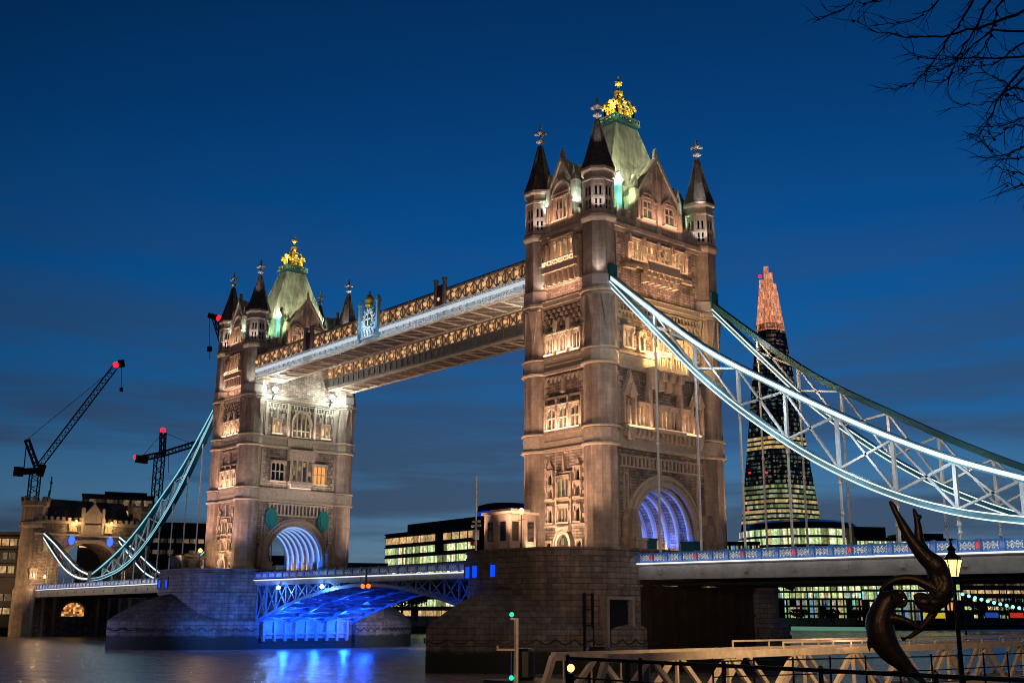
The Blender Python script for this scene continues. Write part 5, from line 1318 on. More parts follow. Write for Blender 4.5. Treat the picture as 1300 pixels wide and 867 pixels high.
# bracket lamps under the walkways at the farther tower (and the pair at the nearer tower)
for sx in (-1, 1):
    for y in (-5.9, 5.2):
        x = sx * 34.2
        Fl = thing('flood_lamp', {(-1, -5.9): 'left of the two dazzling white lamps under the walkways at the farther tower', (-1, 5.2): 'right of the two dazzling white lamps under the walkways at the farther tower',
                                  (1, -5.9): 'white lamp under the nearer walkway where it meets the nearer tower', (1, 5.2): 'white lamp under the rear walkway where it meets the nearer tower'}[(sx, y)], 'flood lamp', (x, y, 41.3), 'white flood lamps under the walkways')
        part('bracket', 'dark_iron', Fl, lambda b: (b.bar((x, y, 41.3), (sx * 34.9, y, 40.4), .12), b.box(x - .25, x + .25, y - .3, y + .3, 41.2, 41.6)))
        part('bulb', 'bulb_white', Fl, lambda b: b.ball((x, y, 42.0), .42, 8))

# ================================================================== NORTH BANK FOREGROUND
G = thing('pier_gangway', 'long cream painted truss gangway crossing the foot of the picture', 'gangway', (97, -40, 0))
ga, gb = Vector((102.3, -64.6, 4.0)), Vector((97.3, -8.0, 4.0)); gd = (gb - ga); gl = gd.length; gd.normalize(); gs = Vector((-gd.y, gd.x, 0))
for off, nm in ((0, 'truss'), (2.6, 'truss')):
    def tr(b):
        A0 = ga + gs * off; dz = Vector((0, 0, -1.95)); n = 11; st = gl / n
        b.bar(A0, A0 + gd * gl, .22, .30); b.bar(A0 + dz - gd * .8, A0 + gd * gl + dz, .2, .26)
        b.bar(A0, A0 + dz - gd * .9, .2, .22)
        for k in range(n):
            p = A0 + gd * (st * (k + .5)) ; b.bar(p, A0 + gd * (st * (k + .06)) + dz, .17, .2); b.bar(p, A0 + gd * (st * (k + .94)) + dz, .17, .2); b.bar(p, p + dz, .1, .14) if k % 2 else None
    part(nm, 'cream_paint', G, tr)
part('walkway_deck', 'paving', G, lambda b: b.bar(ga + gs * 1.3 + Vector((0, 0, -1.9)) - gd * .8, ga + gs * 1.3 + gd * gl + Vector((0, 0, -1.9)), 2.3, .12))
part('handrail', 'cream_paint', G, lambda b: [b.bar(ga + gs * o + Vector((0, 0, .42)) + gd * 12, ga + gs * o + Vector((0, 0, .42)) + gd * gl, .08, .08) for o in (0, 2.6)] + [b.bar(ga + gs * o + gd * t, ga + gs * o + gd * t + Vector((0, 0, .42)), .06) for o in (0, 2.6) for t in range(12, int(gl), 3)])
b = MB(); b.box(92, 97.5, -12, 14, -.6, 2.0); b.box(91.9, 97.6, -12.1, 14.1, 2.0, 2.15)
tag(b.build('pontoon', 'concrete'), 'floating pontoon at the far end of the cream gangway', 'pontoon')
PN = thing('mooring_pontoon', 'dark low pontoon with drums moored in front of the nearer pier', 'pontoon', (72, -38, -.3))
part('hull', 'dark_iron', PN, lambda b: b.box(66, 80, -41, -36, -.5, .9))
for x, y, h in ((67.5, -38.5, 2.2), (74.5, -37.5, 2.5), (78.5, -38.0, 2.4)): part('drum', 'black_iron', PN, lambda b: (b.lathe(x, y, [(.8, .9), (.9, 1.1), (.9, .7 + h), (.7, .9 + h)], 12)))
part('rail', 'cream_paint', PN, lambda b: (b.box(74.5, 80, -41, -40.9, 2.6, 2.7), [b.box(x, x + .08, -41, -40.92, .9, 2.6) for x in (74.5, 77.2, 79.9)]))
# green navigation signal mast
nv = Vector((86.4, -55.3, 0)); zt_ = zat(783, 60)
NS = thing('signal_post', 'pale river signal post with two green lights in front of the nearer pier', 'signal post', (nv.x, nv.y, -2))
rv = Vector((RR.x, RR.y, 0)).normalized()
part('post', 'cream_paint', NS, lambda b: b.bar((nv.x, nv.y, -2), (nv.x, nv.y, 5.35), .17))
part('cross_arm', 'cream_paint', NS, lambda b: (b.bar(nv + Vector((0, 0, 3.75)), nv + Vector((0, 0, 3.75)) - rv * 1.0, .1), b.bar(nv + Vector((0, 0, 3.72)) - rv * .97, nv + Vector((0, 0, 3.95)) - rv * .97, .08), b.bar(nv + Vector((0, 0, 5.3)), nv + Vector((0, 0, 5.3)) - rv * .3, .08)))
for z in (5.52, 2.35): part('signal_light', 'green_signal', NS, lambda b: b.ball(tuple(nv - rv * .24 + Vector((0, 0, z))), .13, 8))
# black railings
def railing(pts, z0, label, rails, post=.1, st=3.0, top=.09, name='railing'):
    Rl = thing(name, label, 'railing', (pts[0][0], pts[0][1], z0), 'black railings of the promenade')
    for j, (zz, t) in enumerate(rails): part('rail', 'black_iron', Rl, lambda b: [b.bar((*pts[k], zz), (*pts[k + 1], zz), t) for k in range(len(pts) - 1)])
    for k in range(len(pts) - 1):
        a = Vector((*pts[k], 0)); c_ = Vector((*pts[k + 1], 0)); L_ = (c_ - a).length; n = max(1, round(L_ / st))
        for q in range(n + (k == len(pts) - 2)):
            p = a + (c_ - a) * q / n; part('post', 'black_iron', Rl, lambda b: (b.lathe(p.x, p.y, [(post * .8, z0), (post * .55, z0 + .3), (post * .5, rails[0][0])], 8), b.ball((p.x, p.y, rails[0][0] + .04), post * .62, 6)))
    return Rl
railing([(109.8, -73.5), (128, -73.5)], 3.4, 'thick black handrail in front, crossing the bottom right of the picture', [(4.43, .085), (3.95, .04), (3.65, .04)], st=2.45)
railing([(113.6, -72.2), (114.7, -64), (114.7, -30)], 3.4, 'thin black railing with two bars farther back at the right', [(4.45, .035), (4.08, .03), (3.75, .03)], post=.05, st=1.5)
BL = thing('bollard_lamp', 'small orange lamp low beside the left end of the railing', 'lamp', (112.8, -76.2, 3.4))
part('post', 'black_iron', BL, lambda b: b.lathe(112.8, -76.2, [(.1, 3.4), (.07, 4.25)], 8)); part('bulb', 'bulb_warm', BL, lambda b: b.ball((112.8, -76.2, 4.36), .09, 8))
# lamp post with lantern
lx, ly = 117.7, -67.9; LZ = 6.76
LP = thing('lamp_post', 'black lamp post with glowing tapered lantern right of the dolphin statue', 'lamp post', (lx, ly, 3.4))
part('post', 'black_iron', LP, lambda b: b.lathe(lx, ly, [(.16, 3.4), (.15, 3.8), (.09, 3.95), (.06, 4.2), (.045, LZ - .45), (.1, LZ - .38), (.08, LZ - .32), (.13, LZ - .26)], 10))
part('lantern', 'lantern_glow', LP, lambda b: b.lathe(lx, ly, [(.12, LZ - .25), (.225, LZ + .14)], 6))
part('cap', 'bronze', LP, lambda b: (b.lathe(lx, ly, [(.25, LZ + .14), (.2, LZ + .2), (.09, LZ + .3), (.08, LZ + .36), (.12, LZ + .4), (.04, LZ + .48), (.02, LZ + .62)], 8), [b.bar((lx + .125 * math.cos(a), ly + .125 * math.sin(a), LZ - .25), (lx + .235 * math.cos(a), ly + .235 * math.sin(a), LZ + .15), .02) for a in [k * PI / 3 + PI / 6 for k in range(6)]]))
lamp('POINT', (lx, ly, LZ - .05), None, 260, (1, .62, .3), .2)

# ---- bronze statue: diver and dolphin
ST = 24.8
def sp(px, py, dd=0): 
    q = at(px, ST + dd); return Vector((q.x, q.y, zat(py, ST + dd, px)))
base = sp(1166, 900)
SG = thing('bronze_statue', 'dark bronze statue of a diving swimmer above a leaping dolphin', 'statue', (base.x, base.y, 3.4))
K_ = ST / 1416.0
def swept(b, pts, n=12):     # pts: (px, py, radius_px, depth offset, flatten)
    V = [sp(p[0], p[1], p[3] if len(p) > 3 else 0) for p in pts]
    P = []; Rd = []
    for i in range(len(V) - 1):
        for t in (0, .25, .5, .75):
            p0 = V[max(i - 1, 0)]; p1 = V[i]; p2 = V[i + 1]; p3 = V[min(i + 2, len(V) - 1)]
            P.append(.5 * ((2 * p1) + (-p0 + p2) * t + (2 * p0 - 5 * p1 + 4 * p2 - p3) * t * t + (-p0 + 3 * p1 - 3 * p2 + p3) * t ** 3))
            Rd.append((pts[i][2] * (1 - t) + pts[i + 1][2] * t) * K_)
    P.append(V[-1]); Rd.append(pts[-1][2] * K_)
    b.tube(P, Rd, n)
def blended(o, vox=.018, sm=6):
    m_ = o.modifiers.new('blend', 'REMESH'); m_.mode = 'VOXEL'; m_.voxel_size = vox; m_.use_smooth_shade = True
    s_ = o.modifiers.new('relax', 'SMOOTH'); s_.iterations = sm; s_.factor = .5
def person(b):
    # torso hanging head down, hips at top
    swept(b, [(1174, 706, 8), (1182, 713, 11.5), (1189, 720, 11.5), (1195, 730, 8.2), (1197, 740, 8.4), (1194, 750, 10), (1187, 757, 9), (1180, 762, 5)], 14)
    swept(b, [(1184, 718, 10), (1184, 730, 8), (1187, 742, 8.5), (1186, 752, 8)], 12)
    # raised straight leg (foot at upper left)
    swept(b, [(1187, 720, 11), (1174, 706, 10), (1163, 692, 7.8), (1156, 681, 6.2), (1150, 669, 5.8), (1144, 656, 4.0), (1140, 648, 3.4), (1137, 641, 3.0), (1134, 636, 1.6)], 12)
    swept(b, [(1141, 650, 3.2), (1139, 643, 3.4), (1135, 637, 1.8)], 8)
    # second leg bent, foot pointing right
    swept(b, [(1182, 716, 9.5, .25), (1174, 703, 8.2, .3), (1169, 691, 6.6, .3), (1168, 680, 5.6, .3), (1168, 668, 4.4, .3), (1167, 659, 3.5, .3), (1166, 652, 2.9, .3), (1164, 645, 1.5, .3)], 12)
    swept(b, [(1167, 661, 3.2, .3), (1171, 656, 2.8, .3), (1174, 655, 1.8, .3)], 8)
    # arm to the left holding the dolphin's snout
    swept(b, [(1184, 748, 8), (1172, 741, 6.5), (1158, 735, 5.2), (1146, 734, 5.0), (1134, 736, 4.2), (1124, 741, 3.4), (1118, 746, 2.8), (1114, 751, 2.6)], 10)
    for k, (ex, ey) in enumerate(((1109, 757), (1111, 759), (1113, 760), (1115, 759))): swept(b, [(1115, 750, 1.6, k * .02), (1112 + k * .5, 755, 1.3, k * .03), (ex, ey, .9, k * .03)], 6)
    swept(b, [(1116, 749, 1.5, -.04), (1119, 753, 1.2, -.06), (1120, 757, .8, -.06)], 6)
    # other arm reaching down to the dolphin's belly
    swept(b, [(1187, 752, 8), (1184, 764, 6.0), (1180, 775, 5.0), (1174, 784, 4.6), (1166, 793, 4.0), (1157, 801, 3.2), (1150, 806, 2.6), (1145, 809, 2.3)], 10)
    for k, (ex, ey) in enumerate(((1135, 808), (1135, 811), (1137, 813), (1140, 814))): swept(b, [(1146, 808, 1.5, k * .02), (1140, 809 + k * .8, 1.3, k * .03), (ex, ey, .9, k * .03)], 6)
    # head, tucked below the chest, looking left
    swept(b, [(1180, 756, 5.5, -.1), (1176, 760, 6, -.12), (1170, 764, 7.6, -.14), (1164, 763, 7.4, -.14), (1159, 759, 5.2, -.14)], 12)
    swept(b, [(1160, 766, 1.8, -.14), (1156, 766, 1.6, -.14)], 6); swept(b, [(1162, 770, 2.2, -.14), (1159, 771, 1.4, -.14)], 6)
pf = part('person', 'bronze', SG, person, True); blended(pf, .016, 3)
def hair(b):
    swept(b, [(1164, 757, 6, -.1), (1172, 762, 7.5, -.1), (1182, 765, 8, -.08), (1192, 764, 6, -.05), (1200, 758, 3.4, 0), (1206, 752, 1.5, 0)], 12)
    swept(b, [(1160, 753, 5, -.1), (1166, 766, 8, -.12), (1176, 772, 6, -.1), (1188, 771, 3, -.05)], 10)
hp = part('hair', 'bronze', SG, hair, True); blended(hp, .018, 4)
def dolph(b):
    swept(b, [(1146, 764, 2.2), (1142, 767, 3.4), (1137, 766, 5.5), (1130, 760, 10), (1121, 765, 12.5), (1114, 778, 14.5), (1110, 790, 16), (1111, 802, 16.5), (1115, 815, 15.5), (1122, 827, 13.5), (1132, 838, 10.5), (1142, 849, 7.5), (1152, 859, 6), (1160, 868, 4.2), (1168, 880, 3.2), (1174, 892, 2.6)], 16)
    swept(b, [(1133, 751, 3), (1140, 752, 3.4), (1145, 758, 2.4), (1147, 764, 1.4)], 8)     # open beak
    swept(b, [(1120, 784, 6, -.1), (1134, 785, 5.2, -.1), (1148, 790, 4.2, -.1), (1160, 797, 2.2, -.1), (1164, 800, 1, -.1)], 8)   # flipper
    swept(b, [(1104, 806, 5), (1097, 812, 3.4), (1095, 820, 2.0), (1096, 827, .9)], 8)        # back fin
    swept(b, [(1172, 888, 3), (1190, 897, 6), (1206, 908, 1.5)], 8); swept(b, [(1172, 888, 3), (1160, 902, 6), (1152, 918, 1.5)], 8)  # flukes
dp = part('dolphin', 'bronze', SG, dolph, True); blended(dp, .02, 4)
part('eye', 'black_iron', SG, lambda b: b.ball(tuple(sp(1128, 757, -.24)), .03, 8))
def wave(b):
    swept(b, [(1117, 831, 1.5, .0), (1123, 839, 3, .0), (1131, 847, 4, .0), (1141, 855, 4.5, .0), (1149, 865, 6, .0), (1156, 882, 11, .0), (1164, 905, 20, .0)], 10)
wv = part('water_spray', 'spray_teal_lit', SG, wave, True); blended(wv, .03, 3)
part('plinth', 'dark_stone', SG, lambda b: b.lathe(base.x, base.y, [(1.3, 3.4), (1.2, 3.75), (.5, 3.95), (.35, 4.15)], 12))

# ================================================================== BARE TREE, upper right
TB = 13.0
def tp(px, py, dd=0.0):
    q = at(px, TB + dd); v = ray(px, py); v = v / math.hypot(v.x, v.y); return Vector((CAM.x + v.x * (TB + dd), CAM.y + v.y * (TB + dd), CAM.z + v.z * (TB + dd)))
tbase = at(1560, 13.5, 3.4)
TR = thing('bare_tree', 'bare winter tree whose black twigs hang into the upper right corner', 'tree', (tbase.x, tbase.y, 3.4))
J = tp(1520, 60, .6)
part('trunk', 'bark', TR, lambda b: b.tube([(tbase.x, tbase.y, 3.2), (tbase.x, tbase.y + .1, 5.5), (tbase.x - .1, tbase.y + .2, 8.2), J, tp(1500, -150, .6)], [.34, .27, .22, .16, .08], 10))
limbs = [
 [(1500, 40), (1400, 20), (1300, 14), (1270, 26), (1240, 38), (1205, 45), (1180, 47), (1150, 48), (1128, 42), (1110, 40), (1092, 30), (1080, 24)],
 [(1500, 0), (1380, -60), (1290, -50), (1250, -25), (1232, 8), (1218, 30), (1205, 48), (1192, 68), (1178, 88), (1165, 102), (1150, 110), (1135, 114), (1112, 111)],
 [(1500, 70), (1400, 70), (1330, 72), (1290, 73), (1250, 74), (1215, 74), (1185, 75), (1165, 72), (1155, 68)],
 [(1500, 60), (1400, 50), (1330, 62), (1300, 85), (1285, 102), (1272, 120), (1262, 140), (1254, 158), (1243, 170), (1228, 174)],
 [(1500, 120), (1400, 150), (1330, 178), (1300, 186), (1284, 193), (1270, 198), (1258, 192), (1242, 179)],
 [(1500, -30), (1300, -140), (1180, -60), (1120, -20), (1090, -3), (1076, 8), (1058, 17), (1034, 25)],
 [(1500, 0), (1330, -60), (1230, -40), (1198, -10), (1185, 8), (1170, 20), (1150, 27), (1128, 30), (1110, 31)],
 [(1500, 80), (1380, 110), (1330, 112), (1300, 100), (1275, 118), (1262, 130), (1240, 134), (1208, 130)],
 [(1500, 40), (1360, 30), (1300, 40), (1262, 38), (1236, 56), (1222, 72), (1210, 82), (1195, 88), (1178, 92)],
 [(1500, 20), (1330, -30), (1262, -10), (1246, 20), (1232, 48), (1220, 66), (1212, 84), (1206, 98), (1190, 108)],
 [(1500, 10), (1360, -40), (1290, -20), (1265, 10), (1258, 40), (1250, 60), (1238, 78), (1224, 92)],
 [(1500, 110), (1380, 140), (1320, 146), (1300, 150), (1284, 156), (1262, 160), (1255, 160)],
 [(1500, 140), (1380, 190), (1320, 196), (1298, 200), (1275, 202), (1240, 201)],
 [(1500, 150), (1400, 210), (1330, 228), (1300, 222), (1280, 217), (1262, 208)],
 [(1500, 160), (1400, 230), (1330, 240), (1300, 236), (1285, 235), (1272, 232)],
 [(1500, 60), (1380, 90), (1320, 120), (1290, 112), (1268, 102), (1254, 95), (1242, 86)],
 [(1500, 90), (1360, 150), (1310, 165), (1290, 158), (1275, 168), (1262, 175), (1256, 168)],
 [(1500, -60), (1240, -150), (1150, -40), (1130, -8), (1118, 2), (1104, 4), (1088, 3)],
 [(1500, 30), (1340, 20), (1300, 55), (1282, 66), (1262, 82), (1240, 84), (1216, 84)],
 [(1500, 60), (1350, 90), (1305, 130), (1296, 128), (1285, 122), (1270, 122), (1262, 118)],
]
rnd = random.Random(11)
for li, L_ in enumerate(limbs):
    dd0 = rnd.uniform(-1.0, 1.4)
    P = [J] + [tp(x, y, dd0 * min(1, i / 3)) for i, (x, y) in enumerate(L_)]
    m_ = len(P); rad = [max(.0035, .021 * (1 - i / (m_ - .3)) ** 1.6 + .0030) for i in range(m_)]
    if li in (0, 1, 3): rad = [r_ * 1.2 for r_ in rad]
    def limb(b):
        jp = [P[0]]; jr = [rad[0]]
        for i in range(1, m_):
            for t in (.33, .66, 1):
                q = P[i - 1].lerp(P[i], t); s_ = .012 if t < 1 else 0.0
                jp.append(q + Vector((rnd.gauss(0, s_), rnd.gauss(0, s_), rnd.gauss(0, s_)))); jr.append(rad[i - 1] * (1 - t) + rad[i] * t)
        b.tube(jp, jr, 5)
        for k in range(10, len(jp) - 1):
            if rnd.random() < .95:
                d = (jp[k + 1 if k + 1 < len(jp) else k] - jp[k - 1]).normalized()
                side = Vector((RR.x, RR.y, RR.z)) * rnd.gauss(0, 1) + Vector(UU) * rnd.gauss(-.1, 1) + D_ * rnd.gauss(0, .5)
                q = jp[k]; L2 = rnd.uniform(.08, .42); v = (d * 1.0 + side.normalized() * .75).normalized(); pts = [q]
                for s_ in range(4):
                    q = q + v * L2 / 4; v = (v + Vector((rnd.gauss(0, .16), rnd.gauss(0, .16), rnd.gauss(-.02, .16)))).normalized(); pts.append(q)
                b.tube(pts, [.005, .0045, .004, .003, .002], 4)
                if rnd.random() < .5:
                    q = pts[2]; v2 = (v + side.normalized() * .8).normalized(); b.tube([q, q + v2 * .1, q + v2 * .19 + Vector((0, 0, -.01))], [.004, .003, .002], 4)
            if rnd.random() < .35: b.ball(tuple(jp[k] + Vector((rnd.gauss(0, .01), rnd.gauss(0, .01), rnd.gauss(0, .01)))), rnd.uniform(.008, .02), 5)
    part('branch', 'bark', TR, limb)

# ================================================================== FLOODLIGHTING
PINK = (1, .52, .34); WARM = (1, .60, .38); AMB = (1, .52, .26); COOL = (.72, 1.0, .86); BLUE = (.02, .10, 1); WHT = (.92, 1, .95); GRNL = (.72, 1.0, .50)
def wash(cx, F, rot, u, z, w, power, col, off=.55, hgt=.3, tilt=.22, upd=1):
    """strip lamp standing on a ledge, washing the wall above it"""
    p = F.p(u, off, z); q = F.p(u, off - tilt * 3, z + 3 * upd)
    if rot: p = (-p[0], -p[1], p[2]); q = (-q[0], -q[1], q[2])
    p = (p[0] + cx, p[1], p[2]); q = (q[0] + cx, q[1], q[2])
    l = lamp('AREA', p, q, power, col, w, size_y=hgt, spread=150)
    # turn the long side along the wall
    al = Vector((F.u[0], F.u[1], 0)); d = (Vector(q) - Vector(p)).normalized(); x = al - d * al.dot(d); x.normalize(); zc = -d; y = zc.cross(x)
    l.rotation_euler = Matrix(((x.x, y.x, zc.x), (x.y, y.y, zc.y), (x.z, y.z, zc.z))).to_euler()
E_, Wf, Nf, Sf = (FACES[k] for k in 'EWNS')
for cx, rot, FE, FR in ((41.15, False, E_, Nf), (-41.15, True, Wf, Sf)):
    # east face (towards the camera's left)
    wash(cx, FE, rot, 0, TZ + 1.5, 5.5, 650, WARM, off=3.2, tilt=.5)
    for z, p in ((L3b + .05, 330), (L2b + .05, 360), (45.2, 150), (L1b + .3, 220)): wash(cx, FE, rot, 0, z, 5.6, p, WARM if z < 40 else PINK, off=.95)
    # road face
    near_ = cx > 0
    
    for z, p in ((L3b + .1, 220), (L2b + .1, 220), (L1b + .3, 170), (45.2, 190)):
        wash(cx, FR, rot, 0, z, 12, p * (1 if near_ else .8), AMB if near_ else (1, .78, .58), off=1.0)
        if near_: wash(cx, FR, rot, 0, z, 12, p * .5, PINK, off=1.6, tilt=.12)
    # big floods from the pier ends on the east face and turrets
    lamp('SPOT', (cx - 1, -19.5, 12.8), (cx, -10, 27), 8500, PINK, .3, 95, .8)
    lamp('SPOT', (cx + 8.5, -16.5, 12.8), (cx + 6, -9, 26), 5200, WARM, .3, 70, .9)
    lamp('SPOT', (cx - 8.5, -16.5, 12.8), (cx - 6, -9, 26), 5600, WARM, .3, 70, .9)
    if not near_:
        for y in (-7, 0, 7): lamp('SPOT', (cx + 24, y, 13.0), (cx + 6, y, 28), 5200, (1, .84, .66), .4, 55, .9)
    lamp('SPOT', (cx + 10.0, 14.5, 12.5), (cx + 6, 9, 26), 5200, WARM, .3, 70, .9)
    # upper turret shafts: pale light standing on the cornice
    for sx in (-1, 1):
        for sy in (-1, 1):
            x, y = cx + sx * AX, sy * AY
            a = math.atan2(sy, sx)
            for da in ([0] if sx * sy < 0 else [-PI / 4 if sx > 0 else PI / 2, -PI / 2] if sx < 0 else [-PI / 4]):
                lamp('SPOT', (x + 2.9 * math.cos(a + da), y + 2.9 * math.sin(a + da), L1b + .4), (x + 1.5 * math.cos(a + da), y + 1.5 * math.sin(a + da), 46.5), 700 if sy < 0 or sx > 0 else 500, (1, .93, .82), .1, 50, .8)
            for k in range(4):   # lantern stage, cold white with pink
                aa = k * PI / 2 + PI / 4
                lamp('SPOT', (x + 2.9 * math.cos(aa), y + 2.9 * math.sin(aa), PZ + .7), (x + 1.5 * math.cos(aa), y + 1.5 * math.sin(aa), 53.6), 260, (1, .85, .85) if k % 2 else COOL, .08, 100, .7)
    # roof from behind the parapet
    for (x, y, p, c_) in ((6.9, -5.6, 1500, GRNL), (6.9, 5.6, 1500, COOL), (3.1, -10.8, 900, COOL), (-3.1, -10.8, 900, COOL), (-6.9, -5.6, 1500, GRNL), (-6.9, 5.6, 1500, GRNL)):
        lamp('SPOT', (cx + x, y, PZ + 2.4), (cx + x * .35, y * .5, 58.5), p, c_, .15, 80, .9)
    for sx in (-1, 1):
        for sy in (-1, 1):
            lamp('SPOT', (cx + sx * 6.3, sy * 6.6, 55.2), (cx + sx * .8, sy * 1.2, 60.5), 6500, (1, .97, .66), .15, 85, .9)
            lamp('SPOT', (cx + sx * 5.6, sy * 7.0, 52.2), (cx + sx * 2.6, sy * 4.2, 54.5), 900, (.55, 1, .55), .15, 110, .9)
    wash(cx, FE, rot, 0, PZ + .9, 4.0, 130, PINK, off=1.3, tilt=.25); wash(cx, FR, rot, 0, PZ + .9, 7.0, 230, PINK, off=1.4, tilt=.25)
    lamp('SPOT', (cx + AX + 2.8, AY - 2.6, 53.5), (cx + AX, AY, 59.6), 2600, (1, .93, .88), .1, 40, 1)
    lamp('SPOT', (cx + AX + .5, AY + 3.2, 54.5), (cx + AX, AY, 58.5), 900, (.8, 1, .85), .1, 60, .8)
    for y in (-1.9, 1.9): lamp('POINT', (cx + .9, y, 67.6), None, 260, (1, .85, .4), .15)
    for sx in (-1, 1):
        for sy in (-1, 1):     # spires and finials catch a lamp on the turret cornice of their neighbour
            lamp('SPOT', (cx + sx * (AX + 2.6), sy * (AY + 2.6), 56.2), (cx + sx * (AX + .1), sy * (AY + .1), 62.3), 1500, (1, .88, .84), .08, 40, .8)
    for (x, y) in ((3.9, -3.4), (3.9, 3.4), (-3.9, 3.4), (-3.9, -3.4)):    # gold crown
        lamp('SPOT', (cx + x * .75, y * 1.1, 65.2), (cx, 0, 69.2), 1500, (1, .90, .45), .1, 85, .6)
    # blue inside the arch
    for x in (-4.3, -.9, 2.6, 5.6):
        for s in (-1, 1): lamp('SPOT', (cx + x, s * 4.2, 12.4), (cx + x, s * 4.6, 19.5), 900 if s > 0 else 320, (.0, .13, 1), .1, 120, .8)
    lamp('POINT', (cx + 1.5, 3.8, 12.6), None, 130, (1, .6, .25), .2)
    lamp('POINT', (cx - 3, 3.8, 12.6), None, 130, (1, .6, .25), .2)
# broad wash from added fill spots, evening out the brightness of the tower stone
lamp('SPOT', (104, -84, 8), (41, -2, 34), 34000, (1, .60, .44), .6, 44, .9, name='tower_fill')
lamp('SPOT', (104, -50, 5), (46, 0, 32), 15000, (1, .58, .40), .6, 60, .9, name='tower_fill')
lamp('SPOT', (0, -75, 6), (-42, -4, 34), 17000, (1, .66, .50), .6, 50, .9, name='tower_fill')
# golden balcony lamps on the nearer tower
for u in (-2.0, 1.9): 
    p = Nf.p(u, 1.3, 33.5); BLp = thing('balcony_lamp', 'bright lamp on the gilded balcony of the nearer tower, %s one' % ('left' if u < 0 else 'right'), 'lamp', (p[0] + 41.15, p[1], 33.0), 'lamps on the balcony of the nearer tower')
    part('bulb', 'bulb_warm', BLp, lambda b: b.ball((p[0] + 41.15, p[1], 34.9), .28, 8)); part('stand', 'dark_iron', BLp, lambda b: b.box(p[0] + 41.1, p[0] + 41.2, p[1] - .05, p[1] + .05, 32.9, 34.7))
    lamp('POINT', (p[0] + 41.15 - .9, p[1] + .5, 34.4), None, 300, (1, .6, .22), .15)
    lamp('POINT', (p[0] + 41.15 + .9, p[1], 34.6), None, 1300, (1, .58, .2), .15)
# walkways: white line of light along the nearer one, soffits from the bracket lamps
for sx in (-1, 1):
    for y in (-5.9, 5.2):
        lamp('SPOT', (sx * 33.4, y, 40.9), (sx * 12, y * 1.15, 43.6), 1300, WHT, .3, 120, .9)
        lamp('POINT', (sx * 33.3, y, 41.6), None, 1500 if sx < 0 else 250, (.88, 1, .86), .4)
        lamp('SPOT', (sx * 31, y, 13.5), (sx * 22, y * 1.2, 44), 9000, WARM, .4, 75, .9)
for x in (-26, -9, 9, 26):
    l = lamp('AREA', (x, -10.9, 43.0), (x, -9.3, 44.6), 110, (.86, .93, 1), 16, size_y=.15, spread=160)
    d = (Vector((x, -9.3, 44.6)) - Vector((x, -10.9, 43.0))).normalized(); X_ = Vector((1, 0, 0)); zc = -d; y_ = zc.cross(X_)
    l.rotation_euler = Matrix(((X_.x, y_.x, zc.x), (X_.y, y_.y, zc.y), (X_.z, y_.z, zc.z))).to_euler()
lamp('SPOT', (0, -13.5, 43.5), (0, -9.8, 47.5), 1300, (.85, .95, 1), .1, 90, .7)
# blue light under the middle span
for x, y, p in ((-27.5, -5.5, 2600), (-27.5, 0, 2200), (-27.5, 5.5, 2600), (-22, -6.5, 900), (-22, 6, 900), (-14, 0, 900), (-14, -6, 600), (27.5, -4, 1500), (27.5, 4, 1500), (20, 0, 700)):
    lamp('POINT', (x, y, 3.4 if abs(x) > 25 else 5.6), None, p, (.01, .10, 1), .3)
for x in (-22.1, -9.5):
    Bl = thing('span_lamp', 'left bright blue white lamp under the edge of the bascule' if x < -15 else 'right bright blue white lamp under the edge of the bascule', 'lamp', (x, -9.75, 8.8), 'blue white lamps under the bascule')
    part('bulb', 'bulb_bluewhite', Bl, lambda b: b.ball((x, -9.85, 9.2), .3, 8)); part('bracket', 'dark_iron', Bl, lambda b: b.box(x - .1, x + .1, -9.7, -9.5, 9.2, 9.7))
    lamp('POINT', (x, -10.4, 8.7), None, 900, (.15, .4, 1), .2)
for x_, t_, p_ in ((-20, -22, 4200), (-12, -14, 1800), (-27, -28, 3200), (22, 24, 1500)):
    lamp('SPOT', (x_, -17, 2.2), (t_, -8.5, 7.5), p_, (.01, .12, 1), .4, 75, .9)
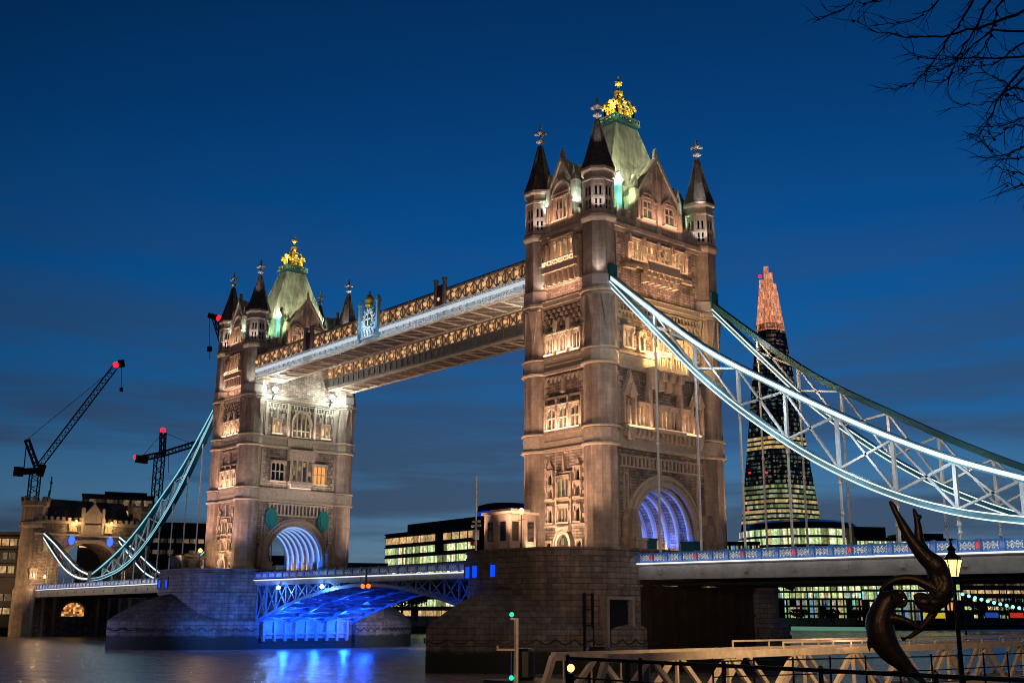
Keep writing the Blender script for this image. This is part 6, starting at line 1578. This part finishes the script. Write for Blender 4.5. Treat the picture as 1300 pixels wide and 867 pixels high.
# bluish wash on the farther pier, faint one on the nearer cutwater
lamp('SPOT', (-46, -40, 3.0), (-44, -20, 7), 9000, (.42, .46, 1), .5, 110, 1)
lamp('SPOT', (-22, -24, 1.5), (-33, -10, 6), 12000, (.06, .20, 1), .5, 90, 1)
lamp('SPOT', (-14, 16, 1.5), (-30.5, 17, 5), 9000, (.72, .70, 1), .5, 90, 1)
lamp('SPOT', (33.5, -21.5, 9.2), (35, -18.8, 6.5), 160, BLUE, .3, 120, 1)
for xa_, xb_, n_, y_ in ((52, 134, 5, -1), (-134, -52, 5, -1), (-30, 30, 3, -1), (52, 134, 5, 1)):  # added area lamps boost the spill of the deck light strips
    for k in range(n_):
        x = xa_ + (xb_ - xa_) * (k + .5) / n_
        l = lamp('AREA', (x, y_ * 10.6, 11.0), (x, y_ * 9.5, 10.4), 24 if abs(x) < 31 else 75 if y_ < 0 else 40, (.9, .93, 1), (xb_ - xa_) / n_, size_y=.12)
        zc = (Vector((x, y_ * 10.6, 11.0)) - Vector((x, y_ * 9.5, 10.4))).normalized(); X_ = Vector((1, 0, 0)); yv = zc.cross(X_)
        l.rotation_euler = Matrix(((X_.x, yv.x, zc.x), (X_.y, yv.y, zc.y), (X_.z, yv.z, zc.z))).to_euler()
# gatehouse
for u in (-7.5, 0, 7.5): lamp('SPOT', (ax1 + 7, 2 + u, 12.0), (ax1, 2 + u, 22), 650, AMB, .3, 90, .8)
for u in (-4.2, 4.1): lamp('POINT', (ax1 + 2.0, 2 + u, 25.4), None, 500, (1, .6, .25), .2)
lamp('SPOT', (-128, -20, 5), (-137, -12, 16), 3500, AMB, .3, 70, .8)
# chain light strips wash their own ironwork and hangers
for sx, col, pw in ((1, (.75, .9, 1), 420), (-1, (.45, .85, 1), 200)):
    for x in (54, 62, 70, 78, 86, 94):
        z = (UP(x) + LO(x)) / 2
        lamp('POINT', (sx * x, -11.3, z), None, pw, col, .3); lamp('POINT', (sx * x, 6.2, z), None, pw * .6, col if sx < 0 else (1, .85, .75), .3)
for y in (-30, -55, -85):
    q = (-141.5, y)
    street_lamp(q[0], q[1], 3.6, 6.0, {-30: 'embankment lamp nearest the gatehouse at the far left', -55: 'embankment lamp beyond the left edge of the picture', -85: 'embankment lamp farthest upstream on the far left bank'}[y], power=5000, r=.4, group='street lamps along the far embankment')
# added unseen fill lamps that warm the gangway, statue, railings and near pier
lamp('SPOT', (112, -60, 13), (98, -40, 3), 15000, (1, .64, .34), .3, 120, .9, name='quay_fill')
lamp('SPOT', (108, -78, 12), (60, -26, 4), 5000, (1, .62, .42), .4, 70, .9, name='quay_fill')
lamp('SPOT', (124, -80.5, 9), (119.5, -73.5, 5.0), 400, (1, .65, .4), .3, 70, .9, name='quay_fill')
